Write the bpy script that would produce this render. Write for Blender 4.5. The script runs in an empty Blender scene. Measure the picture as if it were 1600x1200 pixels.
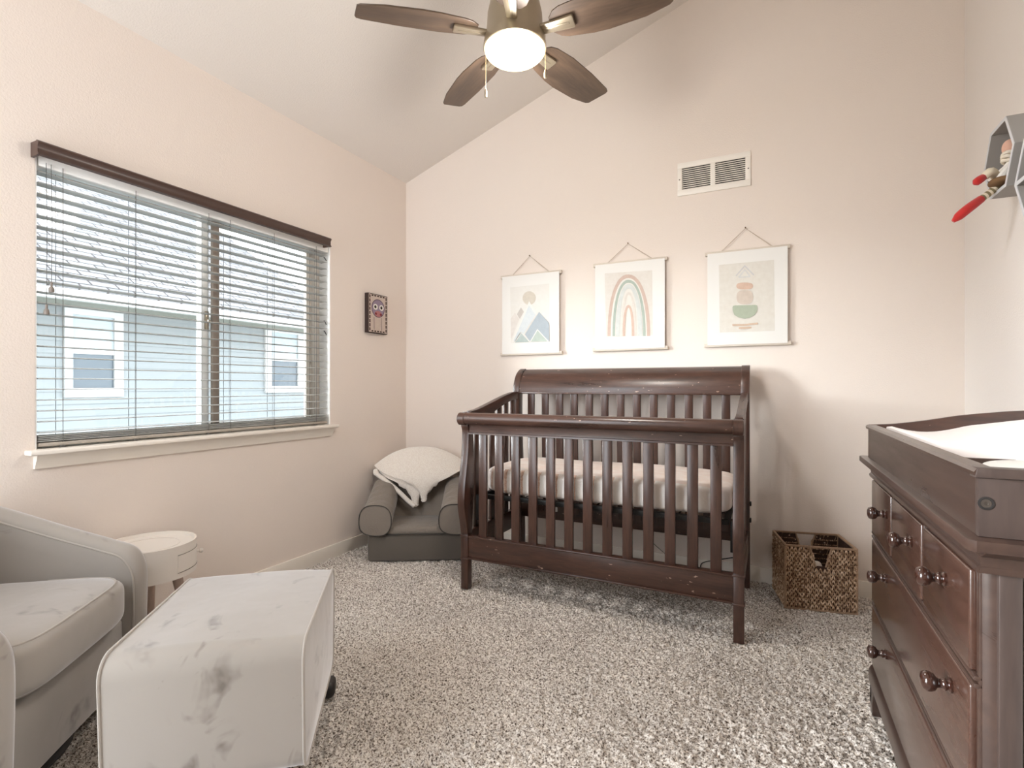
import bpy, bmesh, math, random
import numpy as np
from mathutils import Vector, Matrix
random.seed(7)
S = bpy.context.scene
C = S.collection

# ------------------------------------------------------------------ camera
FPX, CH, HY = 818.0, 1.109, 603.5            # focal length in pixels of a 1600 px frame, lens height, horizon row
YAW = math.atan(403 / 818)
SN, CS = math.sin(YAW), math.cos(YAW)
cam_d = bpy.data.cameras.new('camera')
cam_d.sensor_width = 36
cam_d.lens = FPX / 1600 * 36
cam_d.shift_y = 3.5 / 1600
cam_d.clip_start = 0.02
cam = bpy.data.objects.new('camera', cam_d)
C.objects.link(cam)
cam.location = (0, 0, CH)
cam.rotation_euler = (math.pi / 2, 0, YAW)
S.camera = cam

# ------------------------------------------------------------------ sky, daylight, exposure
WORLD_STRENGTH = 2.7
LAMP_W = 9.5
GLOW_W = 7
w = bpy.data.worlds.new('overcast_sky')
S.world = w
w.use_nodes = True
wn, wl = w.node_tree.nodes, w.node_tree.links
bg = wn['Background']
bg.inputs[1].default_value = WORLD_STRENGTH
tc = wn.new('ShaderNodeTexCoord'); sep = wn.new('ShaderNodeSeparateXYZ'); cr = wn.new('ShaderNodeValToRGB')
wl.new(tc.outputs['Generated'], sep.inputs[0]); wl.new(sep.outputs[2], cr.inputs[0]); wl.new(cr.outputs[0], bg.inputs[0])
cr.color_ramp.elements[0].position = 0.0; cr.color_ramp.elements[0].color = (.90, .95, 1.0, 1)
cr.color_ramp.elements[1].position = 0.6; cr.color_ramp.elements[1].color = (.86, .93, 1.0, 1)
S.view_settings.view_transform = 'Standard'
S.view_settings.look = 'None'
S.view_settings.gamma = 1
S.view_settings.use_curve_mapping = False
S.view_settings.exposure = 1.49
try:
    S.cycles.use_denoising = True
    S.cycles.max_bounces = 10
    S.cycles.diffuse_bounces = 6
    S.cycles.caustics_reflective = False
    S.cycles.caustics_refractive = False
except Exception:
    pass

D = 3.3
XL, XR = -2.548, 0.861
FWX = -1.40                                    # the front wall stops here, open to daylight on its left
YF = -0.75                                     # front end of the room, behind the camera


def portal(name, loc, rot, sx, sy):
    l = bpy.data.lights.new(name, 'AREA'); l.shape = 'RECTANGLE'; l.size = sx; l.size_y = sy
    l.cycles.is_portal = True
    o = bpy.data.objects.new(name, l); C.objects.link(o); o.location = loc; o.rotation_euler = rot


portal('window_daylight_portal', (XL - .15, 1.757, 1.44), (0, -math.pi / 2, 0), 1.15, 1.51)
portal('front_daylight_portal', (-1.97, YF - .02, 1.55), (math.pi / 2, 0, 0), 1.16, 3.1)

sun_d = bpy.data.lights.new('bright_horizon', 'SUN'); sun_d.energy = 6.0; sun_d.angle = math.radians(28); sun_d.color = (.93, .97, 1.0)
sun = bpy.data.objects.new('bright_horizon', sun_d); C.objects.link(sun)
sun.rotation_euler = Vector((1.0, .72, -.29)).to_track_quat('-Z', 'Y').to_euler()


# ------------------------------------------------------------------ helpers
def ray(x, y):
    u = (x - 800) / FPX
    return Vector((u * CS - SN, u * SN + CS, (HY - y) / FPX))


def onx(x, y, X0):
    r = ray(x, y); return Vector((0, 0, CH)) + r * (X0 / r.x)


def ony(x, y, Y0):
    r = ray(x, y); return Vector((0, 0, CH)) + r * (Y0 / r.y)


def onz(x, y, Z0):
    r = ray(x, y); return Vector((0, 0, CH)) + r * ((Z0 - CH) / r.z)


WM = {}


def tag(o, label=None, cat=None, group=None, kind=None):
    if label: o['label'] = label
    if cat: o['category'] = cat
    if group: o['group'] = group
    if kind: o['kind'] = kind
    return o


def thing(name, label, cat, loc=(0, 0, 0), rz=0, group=None, kind=None):
    o = bpy.data.objects.new(name, None); C.objects.link(o)
    o.empty_display_size = .05
    o.location = loc; o.rotation_euler = (0, 0, rz)
    WM[o] = Matrix.Translation(Vector(loc)) @ Matrix.Rotation(rz, 4, 'Z')
    return tag(o, label, cat, group, kind)


def obj(name, bm, mats, parent=None, local=False, smooth=True, loc=None, angle=40):
    """links a bmesh (built in world space unless local) as one mesh object"""
    if not isinstance(mats, (list, tuple)): mats = [mats]
    if parent is not None and not local:
        p = parent; M = Matrix.Identity(4)
        chain = []
        while p is not None:
            chain.append(WM[p]); p = p.parent
        for m in reversed(chain): M = M @ m
        bm.transform(M.inverted())
    if loc is not None:
        bm.transform(Matrix.Translation(-Vector(loc)))
    bmesh.ops.recalc_face_normals(bm, faces=bm.faces[:])
    me = bpy.data.meshes.new(name); bm.to_mesh(me); bm.free()
    for m in mats: me.materials.append(m)
    if smooth:
        for p in me.polygons: p.use_smooth = True
        try: me.set_sharp_from_angle(angle=math.radians(angle))
        except Exception: pass
    o = bpy.data.objects.new(name, me); C.objects.link(o)
    if loc is not None: o.location = loc
    if parent is not None: o.parent = parent
    WM[o] = Matrix.Translation(Vector(loc)) if loc is not None else Matrix.Identity(4)
    return o


def NB(): return bmesh.new()


def merge(dst, src, M=None, mi=0):
    if M is not None: src.transform(M)
    for f in src.faces: f.material_index = mi
    me = bpy.data.meshes.new('tmp'); src.to_mesh(me); src.free()
    dst.from_mesh(me); bpy.data.meshes.remove(me)


def box(bm, a, b, bev=0, seg=2, M=None, mi=0):
    t = NB(); bmesh.ops.create_cube(t, size=1)
    a, b = Vector(a), Vector(b)
    c = (a + b) / 2; s = b - a
    for v in t.verts: v.co = Vector((v.co.x * s.x + c.x, v.co.y * s.y + c.y, v.co.z * s.z + c.z))
    if bev: bmesh.ops.bevel(t, geom=t.edges[:], offset=min(bev, .45 * min(abs(q) for q in s)), segments=seg, affect='EDGES', profile=.5)
    merge(bm, t, M, mi)


def prism(bm, pts, axis, lo, hi, bev=0, M=None, mi=0, seg=2):
    """pts: 2-D outline; axis 'x': (y,z), 'y': (x,z), 'z': (x,y)"""
    t = NB()
    def mk(p, h):
        return {'x': (h, p[0], p[1]), 'y': (p[0], h, p[1]), 'z': (p[0], p[1], h)}[axis]
    A = [t.verts.new(mk(p, lo)) for p in pts]; B = [t.verts.new(mk(p, hi)) for p in pts]
    n = len(pts)
    t.faces.new(A); t.faces.new(B[::-1])
    for i in range(n): t.faces.new((A[i], B[i], B[(i + 1) % n], A[(i + 1) % n]))
    bmesh.ops.recalc_face_normals(t, faces=t.faces[:])
    if bev:
        ed = [e for e in t.edges if (e.verts[0] in A and e.verts[1] in A) or (e.verts[0] in B and e.verts[1] in B)]
        bmesh.ops.bevel(t, geom=ed, offset=bev, segments=seg, affect='EDGES', profile=.5)
    merge(bm, t, M, mi)


def lathe(bm, prof, n=32, M=None, mi=0, cap=True):
    t = NB(); rings = []
    for r, z in prof:
        if r < 1e-6: rings.append([t.verts.new((0, 0, z))])
        else: rings.append([t.verts.new((r * math.cos(2 * math.pi * i / n), r * math.sin(2 * math.pi * i / n), z)) for i in range(n)])
    for a, b in zip(rings, rings[1:]):
        if len(a) == 1 and len(b) == 1: continue
        for i in range(n):
            j = (i + 1) % n
            if len(a) == 1: t.faces.new((a[0], b[j], b[i]))
            elif len(b) == 1: t.faces.new((a[i], a[j], b[0]))
            else: t.faces.new((a[i], a[j], b[j], b[i]))
    if cap:
        for rg in (rings[0], rings[-1]):
            if len(rg) > 1: t.faces.new(rg)
    merge(bm, t, M, mi)


def catmull(P, k=6):
    P = [Vector(p) for p in P]
    if len(P) < 3: return P
    Q = [P[0] * 2 - P[1]] + P + [P[-1] * 2 - P[-2]]; out = []
    for i in range(1, len(Q) - 2):
        p0, p1, p2, p3 = Q[i - 1:i + 3]
        for j in range(k):
            t = j / k
            out.append(.5 * ((2 * p1) + (p2 - p0) * t + (2 * p0 - 5 * p1 + 4 * p2 - p3) * t * t + (3 * p1 - p0 - 3 * p2 + p3) * t ** 3))
    out.append(P[-1]); return out


def tube(bm, P, r, n=8, mi=0, closed=False):
    """r: number or list of radii"""
    P = [Vector(p) for p in P]; m = len(P)
    R = r if isinstance(r, (list, tuple)) else [r] * m
    t = NB(); rings = []; up = None
    for i, p in enumerate(P):
        if closed: d = (P[(i + 1) % m] - P[i - 1])
        else: d = P[min(i + 1, m - 1)] - P[max(i - 1, 0)]
        if d.length < 1e-9: d = Vector((0, 0, 1))
        d.normalize()
        if up is None:
            up = Vector((0, 0, 1)) if abs(d.z) < .9 else Vector((1, 0, 0))
        a = (up - d * up.dot(d))
        if a.length < 1e-6: a = d.orthogonal()
        a.normalize(); b = d.cross(a); up = a
        rings.append([t.verts.new(p + (a * math.cos(2 * math.pi * k / n) + b * math.sin(2 * math.pi * k / n)) * R[i]) for k in range(n)])
    for i in range(m if closed else m - 1):
        A, B = rings[i], rings[(i + 1) % m]
        for k in range(n): t.faces.new((A[k], A[(k + 1) % n], B[(k + 1) % n], B[k]))
    if not closed:
        t.faces.new(rings[0]); t.faces.new(rings[-1])
    merge(bm, t, None, mi)


def grid(bm, f, nu, nv, mi=0, thick=0):
    """f(u,v)->point over [0,1]^2; optional thickness along normals"""
    t = NB(); V = [[t.verts.new(f(i / nu, j / nv)) for j in range(nv + 1)] for i in range(nu + 1)]
    for i in range(nu):
        for j in range(nv):
            t.faces.new((V[i][j], V[i + 1][j], V[i + 1][j + 1], V[i][j + 1]))
    if thick:
        t.normal_update()
        bmesh.ops.solidify(t, geom=t.faces[:], thickness=thick)
    merge(bm, t, None, mi)


def superbox(bm, c, h, e=4.0, n=24, M=None, mi=0, f=None):
    """a soft cushion: super-ellipsoid with half sizes h, roundness by exponent"""
    t = NB(); bmesh.ops.create_cube(t, size=2)
    bmesh.ops.subdivide_edges(t, edges=t.edges[:], cuts=n, use_grid_fill=True)
    for v in t.verts:
        p = v.co
        q = Vector(p)
        m = (abs(q.x) ** e + abs(q.y) ** e + abs(q.z) ** e) ** (1 / e)
        q = q / m
        q = Vector((q.x * h[0], q.y * h[1], q.z * h[2]))
        if f: q = f(q)
        v.co = q + Vector(c)
    merge(bm, t, M, mi)


def rot_to(d):
    """matrix turning +Z to direction d"""
    return Vector(d).to_track_quat('Z', 'Y').to_matrix().to_4x4()


def flat(bm, pts, mi=0):
    t = NB(); t.faces.new([t.verts.new(p) for p in pts])
    merge(bm, t, None, mi)


# ------------------------------------------------------------------ materials
def srgb(r, g, b):
    def f(c):
        c /= 255.0
        return c / 12.92 if c <= .04045 else ((c + .055) / 1.055) ** 2.4
    return (f(r), f(g), f(b), 1)


class Mat:
    def __init__(s, name, col=(.8, .8, .8, 1), rough=.6, metal=0, spec=.5, **kw):
        s.m = bpy.data.materials.new(name); s.m.use_nodes = True
        s.n, s.l = s.m.node_tree.nodes, s.m.node_tree.links
        s.b = s.n['Principled BSDF']
        s.b.inputs['Base Color'].default_value = col
        s.b.inputs['Roughness'].default_value = rough
        s.b.inputs['Metallic'].default_value = metal
        s.b.inputs['Specular IOR Level'].default_value = spec
        for k, v in kw.items(): s.b.inputs[k.replace('_', ' ')].default_value = v
        s.tc = s.n.new('ShaderNodeTexCoord')
        s.bump_in = None

    def noise(s, scale, detail=3, rough=.5, stretch=None, dist=0):
        mp = s.n.new('ShaderNodeMapping'); s.l.new(s.tc.outputs['Object'], mp.inputs[0])
        if stretch: mp.inputs['Scale'].default_value = stretch
        t = s.n.new('ShaderNodeTexNoise'); t.inputs['Scale'].default_value = scale
        t.inputs['Detail'].default_value = detail; t.inputs['Roughness'].default_value = rough
        t.inputs['Distortion'].default_value = dist
        s.l.new(mp.outputs[0], t.inputs['Vector'])
        return t.outputs['Fac']

    def voronoi(s, scale, stretch=None, feature='F1', out='Distance'):
        mp = s.n.new('ShaderNodeMapping'); s.l.new(s.tc.outputs['Object'], mp.inputs[0])
        if stretch: mp.inputs['Scale'].default_value = stretch
        t = s.n.new('ShaderNodeTexVoronoi'); t.inputs['Scale'].default_value = scale; t.feature = feature
        s.l.new(mp.outputs[0], t.inputs['Vector'])
        return t.outputs[out]

    def ramp(s, fac, stops, interp='LINEAR'):
        r = s.n.new('ShaderNodeValToRGB'); r.color_ramp.interpolation = interp
        e = r.color_ramp.elements
        while len(e) > 1: e.remove(e[-1])
        e[0].position, e[0].color = stops[0]
        for p, c in stops[1:]:
            k = e.new(p); k.color = c
        s.l.new(fac, r.inputs[0]); return r.outputs[0]

    def mix(s, fac, a, b, mode='MIX'):
        m = s.n.new('ShaderNodeMix'); m.data_type = 'RGBA'; m.blend_type = mode
        for i, v in ((0, fac), (6, a), (7, b)):
            if hasattr(v, 'links') or hasattr(v, 'node'): s.l.new(v, m.inputs[i])
            else: m.inputs[i].default_value = v
        return m.outputs[2]

    def math(s, op, a, b=0.0):
        m = s.n.new('ShaderNodeMath'); m.operation = op
        for i, v in enumerate((a, b)):
            if hasattr(v, 'node'): s.l.new(v, m.inputs[i])
            else: m.inputs[i].default_value = v
        return m.outputs[0]

    def color(s, c): s.l.new(c, s.b.inputs['Base Color']); return s
    def roughness(s, c): s.l.new(c, s.b.inputs['Roughness']); return s

    def bump(s, h, strength=.3, dist=.002):
        b = s.n.new('ShaderNodeBump'); b.inputs['Strength'].default_value = strength; b.inputs['Distance'].default_value = dist
        s.l.new(h, b.inputs['Height'])
        if s.bump_in is not None: s.l.new(s.bump_in, b.inputs['Normal'])
        s.l.new(b.outputs[0], s.b.inputs['Normal']); s.bump_in = b.outputs[0]; return s


def g(v): return (v, v, v, 1)


def paint(name, col, sc=160, st=.35):
    m = Mat(name, col, .85, spec=.25)
    m.bump(m.noise(sc, 2), st, .003)
    return m.m


M_WALL = paint('painted_drywall', srgb(229, 218, 209))
M_WALLR = paint('painted_drywall_right', srgb(226, 219, 213))
M_CEIL = paint('ceiling_paint', srgb(222, 215, 208), 120, .45)
M_TRIM = Mat('white_trim_paint', srgb(236, 229, 219), .45, spec=.4).m

# carpet: two-tone frieze
m = Mat('carpet_frieze', g(.4), .95, spec=.1)
n1 = m.noise(150, 3, .7); n2 = m.noise(2.6, 3); n3 = m.noise(380, 2)
c1 = m.ramp(n1, [(.37, srgb(66, 52, 44)), (.45, srgb(184, 173, 162)), (.57, srgb(246, 240, 233))])
c2 = m.ramp(n2, [(.3, g(.82)), (.7, g(1))])
c3 = m.mix(1.0, c1, c2, 'MULTIPLY')
m.color(c3); m.bump(n3, .6, .003)
M_CARPET = m.m


def wood(name, dark, light, axis='x', rough=.32, scale=14, coat=.25):
    m = Mat(name, dark, rough, spec=.5, Coat_Weight=coat, Coat_Roughness=.22)
    st = {'x': (.12, 1, 1), 'y': (1, .12, 1), 'z': (1, 1, .12)}[axis]
    n = m.noise(scale, 6, .62, st, .6); n2 = m.noise(scale * 9, 3, .6, st)
    c = m.ramp(n, [(.32, dark), (.52, light), (.72, dark)])
    c = m.mix(.35, c, m.ramp(n2, [(.35, dark), (.65, light)]))
    m.color(c); m.bump(n2, .06, .001)
    m.roughness(m.ramp(n, [(.3, g(rough - .06)), (.7, g(rough + .08))]))
    return m


ESP_D, ESP_L = srgb(40, 25, 20), srgb(76, 50, 40)


def scratched(m, seed, amt=.70):
    """small pale worn marks"""
    v = m.noise(23 + seed, 2, .5, (1, 1, 4)); w2 = m.noise(120, 2, .5, (.3, 1, 1))
    a = m.math('MULTIPLY', m.math('GREATER_THAN', v, amt), m.math('GREATER_THAN', w2, .56))
    base = m.b.inputs['Base Color'].links[0].from_socket
    m.color(m.mix(a, base, srgb(176, 148, 130)))
    return m


M_WX = scratched(wood('espresso_wood_long_grain', ESP_D, ESP_L, 'x'), 0).m
M_WZ = wood('espresso_wood_upright_grain', ESP_D, ESP_L, 'z').m
M_WY = wood('espresso_wood_depth_grain', ESP_D, ESP_L, 'y').m
M_DRW = wood('dresser_drawer_wood', srgb(48, 31, 25), srgb(68, 46, 37), 'y', rough=.24, scale=7, coat=.6).m
M_DRB = wood('dresser_body_wood', srgb(42, 30, 26), srgb(62, 46, 39), 'y', rough=.3, scale=7, coat=.4).m
M_DRZ = wood('dresser_side_wood', srgb(46, 37, 34), srgb(66, 54, 49), 'z', rough=.4, scale=7, coat=.2).m
M_KNOB = Mat('knob_wood', srgb(46, 24, 17), .16, spec=.6, Coat_Weight=.8, Coat_Roughness=.08).m
M_BLADE = wood('fan_blade_walnut', srgb(60, 47, 38), srgb(94, 75, 60), 'x', rough=.45, scale=9, coat=.1).m
M_BLACK = Mat('black_metal', srgb(24, 21, 20), .5).m
M_NICKEL = Mat('brushed_nickel', srgb(176, 164, 144), .34, .85).m
M_STEEL = Mat('dark_bolt_steel', srgb(112, 106, 100), .35, .9).m


def velvet(name, base, dark):
    m = Mat(name, base, .75, spec=.2, Sheen_Weight=1.0, Sheen_Roughness=.4)
    m.b.inputs['Sheen Tint'].default_value = (.95, .96, 1, 1)
    n = m.noise(5.5, 3, .6, None, 1.2); n2 = m.noise(17, 2)
    a = m.ramp(n, [(.56, g(0)), (.66, g(.9))])
    b = m.ramp(n2, [(.42, g(.1)), (.62, g(1))])
    f = m.math('MULTIPLY', a, b)
    m.color(m.mix(f, base, dark)); m.bump(m.noise(900, 1), .08, .001); m.bump(m.noise(9, 2), .25, .01)
    return m.m


M_VEL = velvet('grey_velvet', srgb(164, 158, 151), srgb(112, 104, 97))
M_PIPE = Mat('velvet_piping', srgb(168, 161, 153), .7, Sheen_Weight=.5).m
m = Mat('charcoal_twill', srgb(130, 121, 112), .9, spec=.15, Sheen_Weight=.25)
m.bump(m.noise(24, 4, .6, None, 1.0), .5, .012); m.bump(m.noise(700, 1), .15, .001)
M_TWILL = m.m
M_TWILLP = Mat('charcoal_piping', srgb(66, 62, 58), .85).m
m = Mat('sherpa_fleece', srgb(232, 220, 205), .95, spec=.1, Sheen_Weight=.6)
nf = m.noise(160, 4, .7); m.bump(nf, .9, .006)
m.color(m.ramp(nf, [(.3, srgb(226, 214, 203)), (.6, srgb(246, 239, 230))]))
M_FLEECE = m.m

# mattress sheet: pale oval patches on a peach ground
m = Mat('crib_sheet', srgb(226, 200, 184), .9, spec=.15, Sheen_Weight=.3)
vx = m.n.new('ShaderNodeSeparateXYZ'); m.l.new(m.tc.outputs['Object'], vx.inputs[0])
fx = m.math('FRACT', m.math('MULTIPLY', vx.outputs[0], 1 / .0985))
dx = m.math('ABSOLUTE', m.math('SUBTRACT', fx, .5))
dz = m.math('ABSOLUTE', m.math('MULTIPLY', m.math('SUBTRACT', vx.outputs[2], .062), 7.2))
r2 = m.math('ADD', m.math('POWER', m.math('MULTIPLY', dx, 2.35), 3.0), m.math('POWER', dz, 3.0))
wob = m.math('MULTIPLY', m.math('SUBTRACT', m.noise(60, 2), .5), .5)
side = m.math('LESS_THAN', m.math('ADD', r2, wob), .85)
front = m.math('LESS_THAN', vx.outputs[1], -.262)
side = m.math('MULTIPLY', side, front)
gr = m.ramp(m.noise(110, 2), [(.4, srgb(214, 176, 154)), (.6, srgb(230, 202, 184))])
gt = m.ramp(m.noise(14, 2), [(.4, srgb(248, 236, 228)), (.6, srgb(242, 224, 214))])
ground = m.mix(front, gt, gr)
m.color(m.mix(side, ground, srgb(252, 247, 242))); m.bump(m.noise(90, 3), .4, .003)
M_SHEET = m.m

M_PLASTIC = Mat('white_plastic', srgb(208, 207, 202), .35).m
M_PAD = Mat('white_pad_cover', srgb(204, 194, 188), .75, Sheen_Weight=.3).m
M_TABLE = Mat('white_lacquer', srgb(228, 221, 213), .5).m
M_LEG = wood('taupe_leg_wood', srgb(176, 154, 141), srgb(200, 180, 168), 'z', rough=.5, scale=20, coat=0).m
M_PAPER = Mat('art_paper', srgb(228, 226, 222), .8).m
M_ROD = wood('whitewashed_rod', srgb(196, 184, 170), srgb(216, 206, 193), 'x', rough=.7, scale=30, coat=0).m
M_TWINE = Mat('jute_twine', srgb(176, 158, 138), .9).m
M_NAIL = Mat('brass_nail', srgb(110, 90, 66), .4, .8).m
M_GREYP = Mat('grey_shelf_paint', srgb(150, 146, 142), .55).m
M_GREYE = Mat('grey_shelf_front_edge', srgb(204, 204, 206), .55).m
M_DARK = Mat('dark_recess', srgb(38, 30, 26), .9).m
M_VENT = Mat('vent_enamel', srgb(238, 232, 224), .45).m
M_BLIND = Mat('blind_slat_white', srgb(176, 176, 173), .5).m
M_CORD = Mat('blind_cord_grey', srgb(96, 94, 90), .9).m
M_VAL = wood('valance_brown', srgb(58, 38, 31), srgb(74, 51, 42), 'y', rough=.4, scale=10, coat=.2).m
M_VINYL = Mat('tan_vinyl_frame', srgb(212, 203, 193), .5).m
M_VINYLW = Mat('white_vinyl', srgb(246, 246, 244), .4).m


def glass(name, tint=(1, 1, 1, 1)):
    m = bpy.data.materials.new(name); m.use_nodes = True
    n, l = m.node_tree.nodes, m.node_tree.links
    n.remove(n['Principled BSDF'])
    t = n.new('ShaderNodeBsdfTransparent'); t.inputs[0].default_value = tint
    gl = n.new('ShaderNodeBsdfGlossy'); gl.inputs['Roughness'].default_value = .02
    fr = n.new('ShaderNodeFresnel'); fr.inputs[0].default_value = 1.4
    mx = n.new('ShaderNodeMixShader')
    l.new(fr.outputs[0], mx.inputs[0]); l.new(t.outputs[0], mx.inputs[1]); l.new(gl.outputs[0], mx.inputs[2])
    l.new(mx.outputs[0], n['Material Output'].inputs[0])
    return m


M_GLASS = glass('window_glass', (.97, .985, .98, 1))

# fan bowl: frosted glass, lit from bulbs inside
mb = bpy.data.materials.new('frosted_bowl_glass'); mb.use_nodes = True
n, l = mb.node_tree.nodes, mb.node_tree.links
pb = n['Principled BSDF']; pb.inputs['Base Color'].default_value = srgb(250, 236, 205); pb.inputs['Roughness'].default_value = .35
tr = n.new('ShaderNodeBsdfTranslucent'); tr.inputs[0].default_value = srgb(255, 243, 216)
mx = n.new('ShaderNodeMixShader'); mx.inputs[0].default_value = .6
em = n.new('ShaderNodeEmission'); em.inputs[0].default_value = srgb(255, 228, 170); em.inputs[1].default_value = .28
ad = n.new('ShaderNodeAddShader')
l.new(pb.outputs[0], mx.inputs[1]); l.new(tr.outputs[0], mx.inputs[2])
l.new(mx.outputs[0], ad.inputs[0]); l.new(em.outputs[0], ad.inputs[1]); l.new(ad.outputs[0], n['Material Output'].inputs[0])
M_BOWL = mb

# wicker
m = Mat('dried_water_hyacinth', srgb(140, 108, 78), .75, spec=.25)
nw = m.noise(70, 3, .6)
m.color(m.ramp(nw, [(.35, srgb(104, 76, 58)), (.5, srgb(166, 134, 106)), (.66, srgb(222, 196, 168))])); m.bump(m.noise(300, 2), .3, .001)
M_WICK = m.m
M_WICKD = Mat('wicker_core_brown', srgb(62, 40, 28), .9).m
M_WICKL = Mat('wicker_rim_tan', srgb(156, 128, 104), .8).m

# exterior
m = Mat('shingle_grey', srgb(150, 150, 152), .95, spec=.1)
br = m.n.new('ShaderNodeTexBrick'); mp = m.n.new('ShaderNodeMapping'); mp.inputs['Rotation'].default_value = (0, 0, math.pi / 2)
m.l.new(m.tc.outputs['Object'], mp.inputs[0]); m.l.new(mp.outputs[0], br.inputs['Vector'])
br.inputs['Scale'].default_value = 1.0; br.inputs['Brick Width'].default_value = .30; br.inputs['Row Height'].default_value = .125
br.inputs['Mortar Size'].default_value = .012; br.inputs['Color1'].default_value = srgb(134, 134, 136); br.inputs['Color2'].default_value = srgb(108, 108, 110)
br.inputs['Mortar'].default_value = srgb(64, 60, 60)
m.color(br.outputs[0]); M_SHING = m.m
m = Mat('pale_blue_siding', srgb(110, 115, 117), .7); m.bump(m.noise(8, 2), .1, .01); M_SIDE = m.m
M_EXTW = Mat('exterior_white_trim', srgb(160, 161, 161), .6).m
M_EXTG = Mat('exterior_soffit_grey', srgb(112, 114, 108), .8).m
M_EXTGL = Mat('exterior_window_glass', srgb(62, 72, 80), .3, spec=.5).m
M_EXTBL = Mat('exterior_window_shade', srgb(140, 150, 156), .7).m
m = Mat('foliage_green', srgb(104, 128, 84), .8); M_LEAF = m.m
m = Mat('outdoor_ground', srgb(150, 150, 136), .95); M_GROUND = m.m

# ------------------------------------------------------------------ room shell
WY0, WY1, WZ0, WZ1 = 1.0, 2.515, .862, 2.02      # window opening in the left wall
TH = .14
CZL = 2.692                                     # ceiling height at the left wall
SL = .352                                       # ceiling slope
ZR = CZL + SL * (XR - XL)


def struct(name, bm, mat, smooth=False, **kw):
    return tag(obj(name, bm, mat, smooth=smooth, **kw), kind='structure')


bm = NB()
box(bm, (XL - TH, YF, -.1), (XL, WY0, CZL))
box(bm, (XL - TH, WY1, -.1), (XL, D + TH, CZL))
box(bm, (XL - TH, WY0, -.1), (XL, WY1, WZ0))
box(bm, (XL - TH, WY0, WZ1), (XL, WY1, CZL))
struct('wall_left', bm, M_WALL)
bm = NB(); prism(bm, [(XL, -.1), (XR + TH, -.1), (XR + TH, ZR + SL * TH), (XL, CZL)], 'y', D, D + TH)
struct('wall_back', bm, M_WALL)
bm = NB(); box(bm, (XR, YF, -.1), (XR + TH, D, ZR)); struct('wall_right', bm, M_WALLR)
bm = NB(); prism(bm, [(FWX, -.1), (XR + TH, -.1), (XR + TH, ZR + SL * TH), (FWX, CZL + SL * (FWX - XL))], 'y', YF - TH, YF)
struct('wall_front', bm, M_WALL)
bm = NB(); prism(bm, [(XL - TH, CZL - SL * TH), (XR + TH, ZR + SL * TH), (XR + TH, ZR + SL * TH + .15), (XL - TH, CZL - SL * TH + .15)], 'y', YF - TH, D + TH)
struct('ceiling', bm, M_CEIL)

# carpet with a real pile
STEP = .0046
nx, ny = int((XR - XL) / STEP), int((D - YF) / STEP)
rng = np.random.default_rng(3)


def smooth_noise(shape, k):
    a = rng.standard_normal(shape)
    for _ in range(k):
        a = (a + np.roll(a, 1, 0) + np.roll(a, -1, 0)) / 3
        a = (a + np.roll(a, 1, 1) + np.roll(a, -1, 1)) / 3
    return a / a.std()


hgt = .0036 * smooth_noise((nx + 1, ny + 1), 1) + .0016 * rng.standard_normal((nx + 1, ny + 1)) + .002 * smooth_noise((nx + 1, ny + 1), 14)
hgt = np.clip(hgt, -.012, .007) - .003
gx, gy = np.meshgrid(np.linspace(XL, XR, nx + 1), np.linspace(YF, D, ny + 1), indexing='ij')
jx = .0016 * rng.standard_normal(gx.shape); jy = .0016 * rng.standard_normal(gx.shape)
jx[[0, -1], :] = 0; jy[:, [0, -1]] = 0; jx[:, [0, -1]] = 0; jy[[0, -1], :] = 0
co = np.stack([gx + jx, gy + jy, hgt], -1).reshape(-1, 3).astype(np.float32)
idx = np.arange((nx + 1) * (ny + 1)).reshape(nx + 1, ny + 1)
quads = np.stack([idx[:-1, :-1], idx[1:, :-1], idx[1:, 1:], idx[:-1, 1:]], -1).reshape(-1, 4).astype(np.int32)
me = bpy.data.meshes.new('floor')
me.vertices.add(len(co)); me.vertices.foreach_set('co', co.ravel())
me.loops.add(quads.size); me.loops.foreach_set('vertex_index', quads.ravel())
me.polygons.add(len(quads)); me.polygons.foreach_set('loop_start', np.arange(0, quads.size, 4, dtype=np.int32))
me.polygons.foreach_set('loop_total', np.full(len(quads), 4, dtype=np.int32))
me.polygons.foreach_set('use_smooth', np.ones(len(quads), dtype=bool))
me.update(); me.validate()
me.materials.append(M_CARPET)
fl = bpy.data.objects.new('floor', me); C.objects.link(fl); tag(fl, kind='structure')

# baseboards
BH = .083
bm = NB(); box(bm, (XL, YF, -.01), (XL + .014, D, BH), .003); struct('baseboard_left', bm, M_TRIM, True)
bm = NB(); box(bm, (XL + .014, D - .014, -.01), (XR - .014, D, BH), .003); struct('baseboard_back', bm, M_TRIM, True)
bm = NB(); box(bm, (XR - .014, YF, -.01), (XR, D, BH), .003); struct('baseboard_right', bm, M_TRIM, True)

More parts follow.
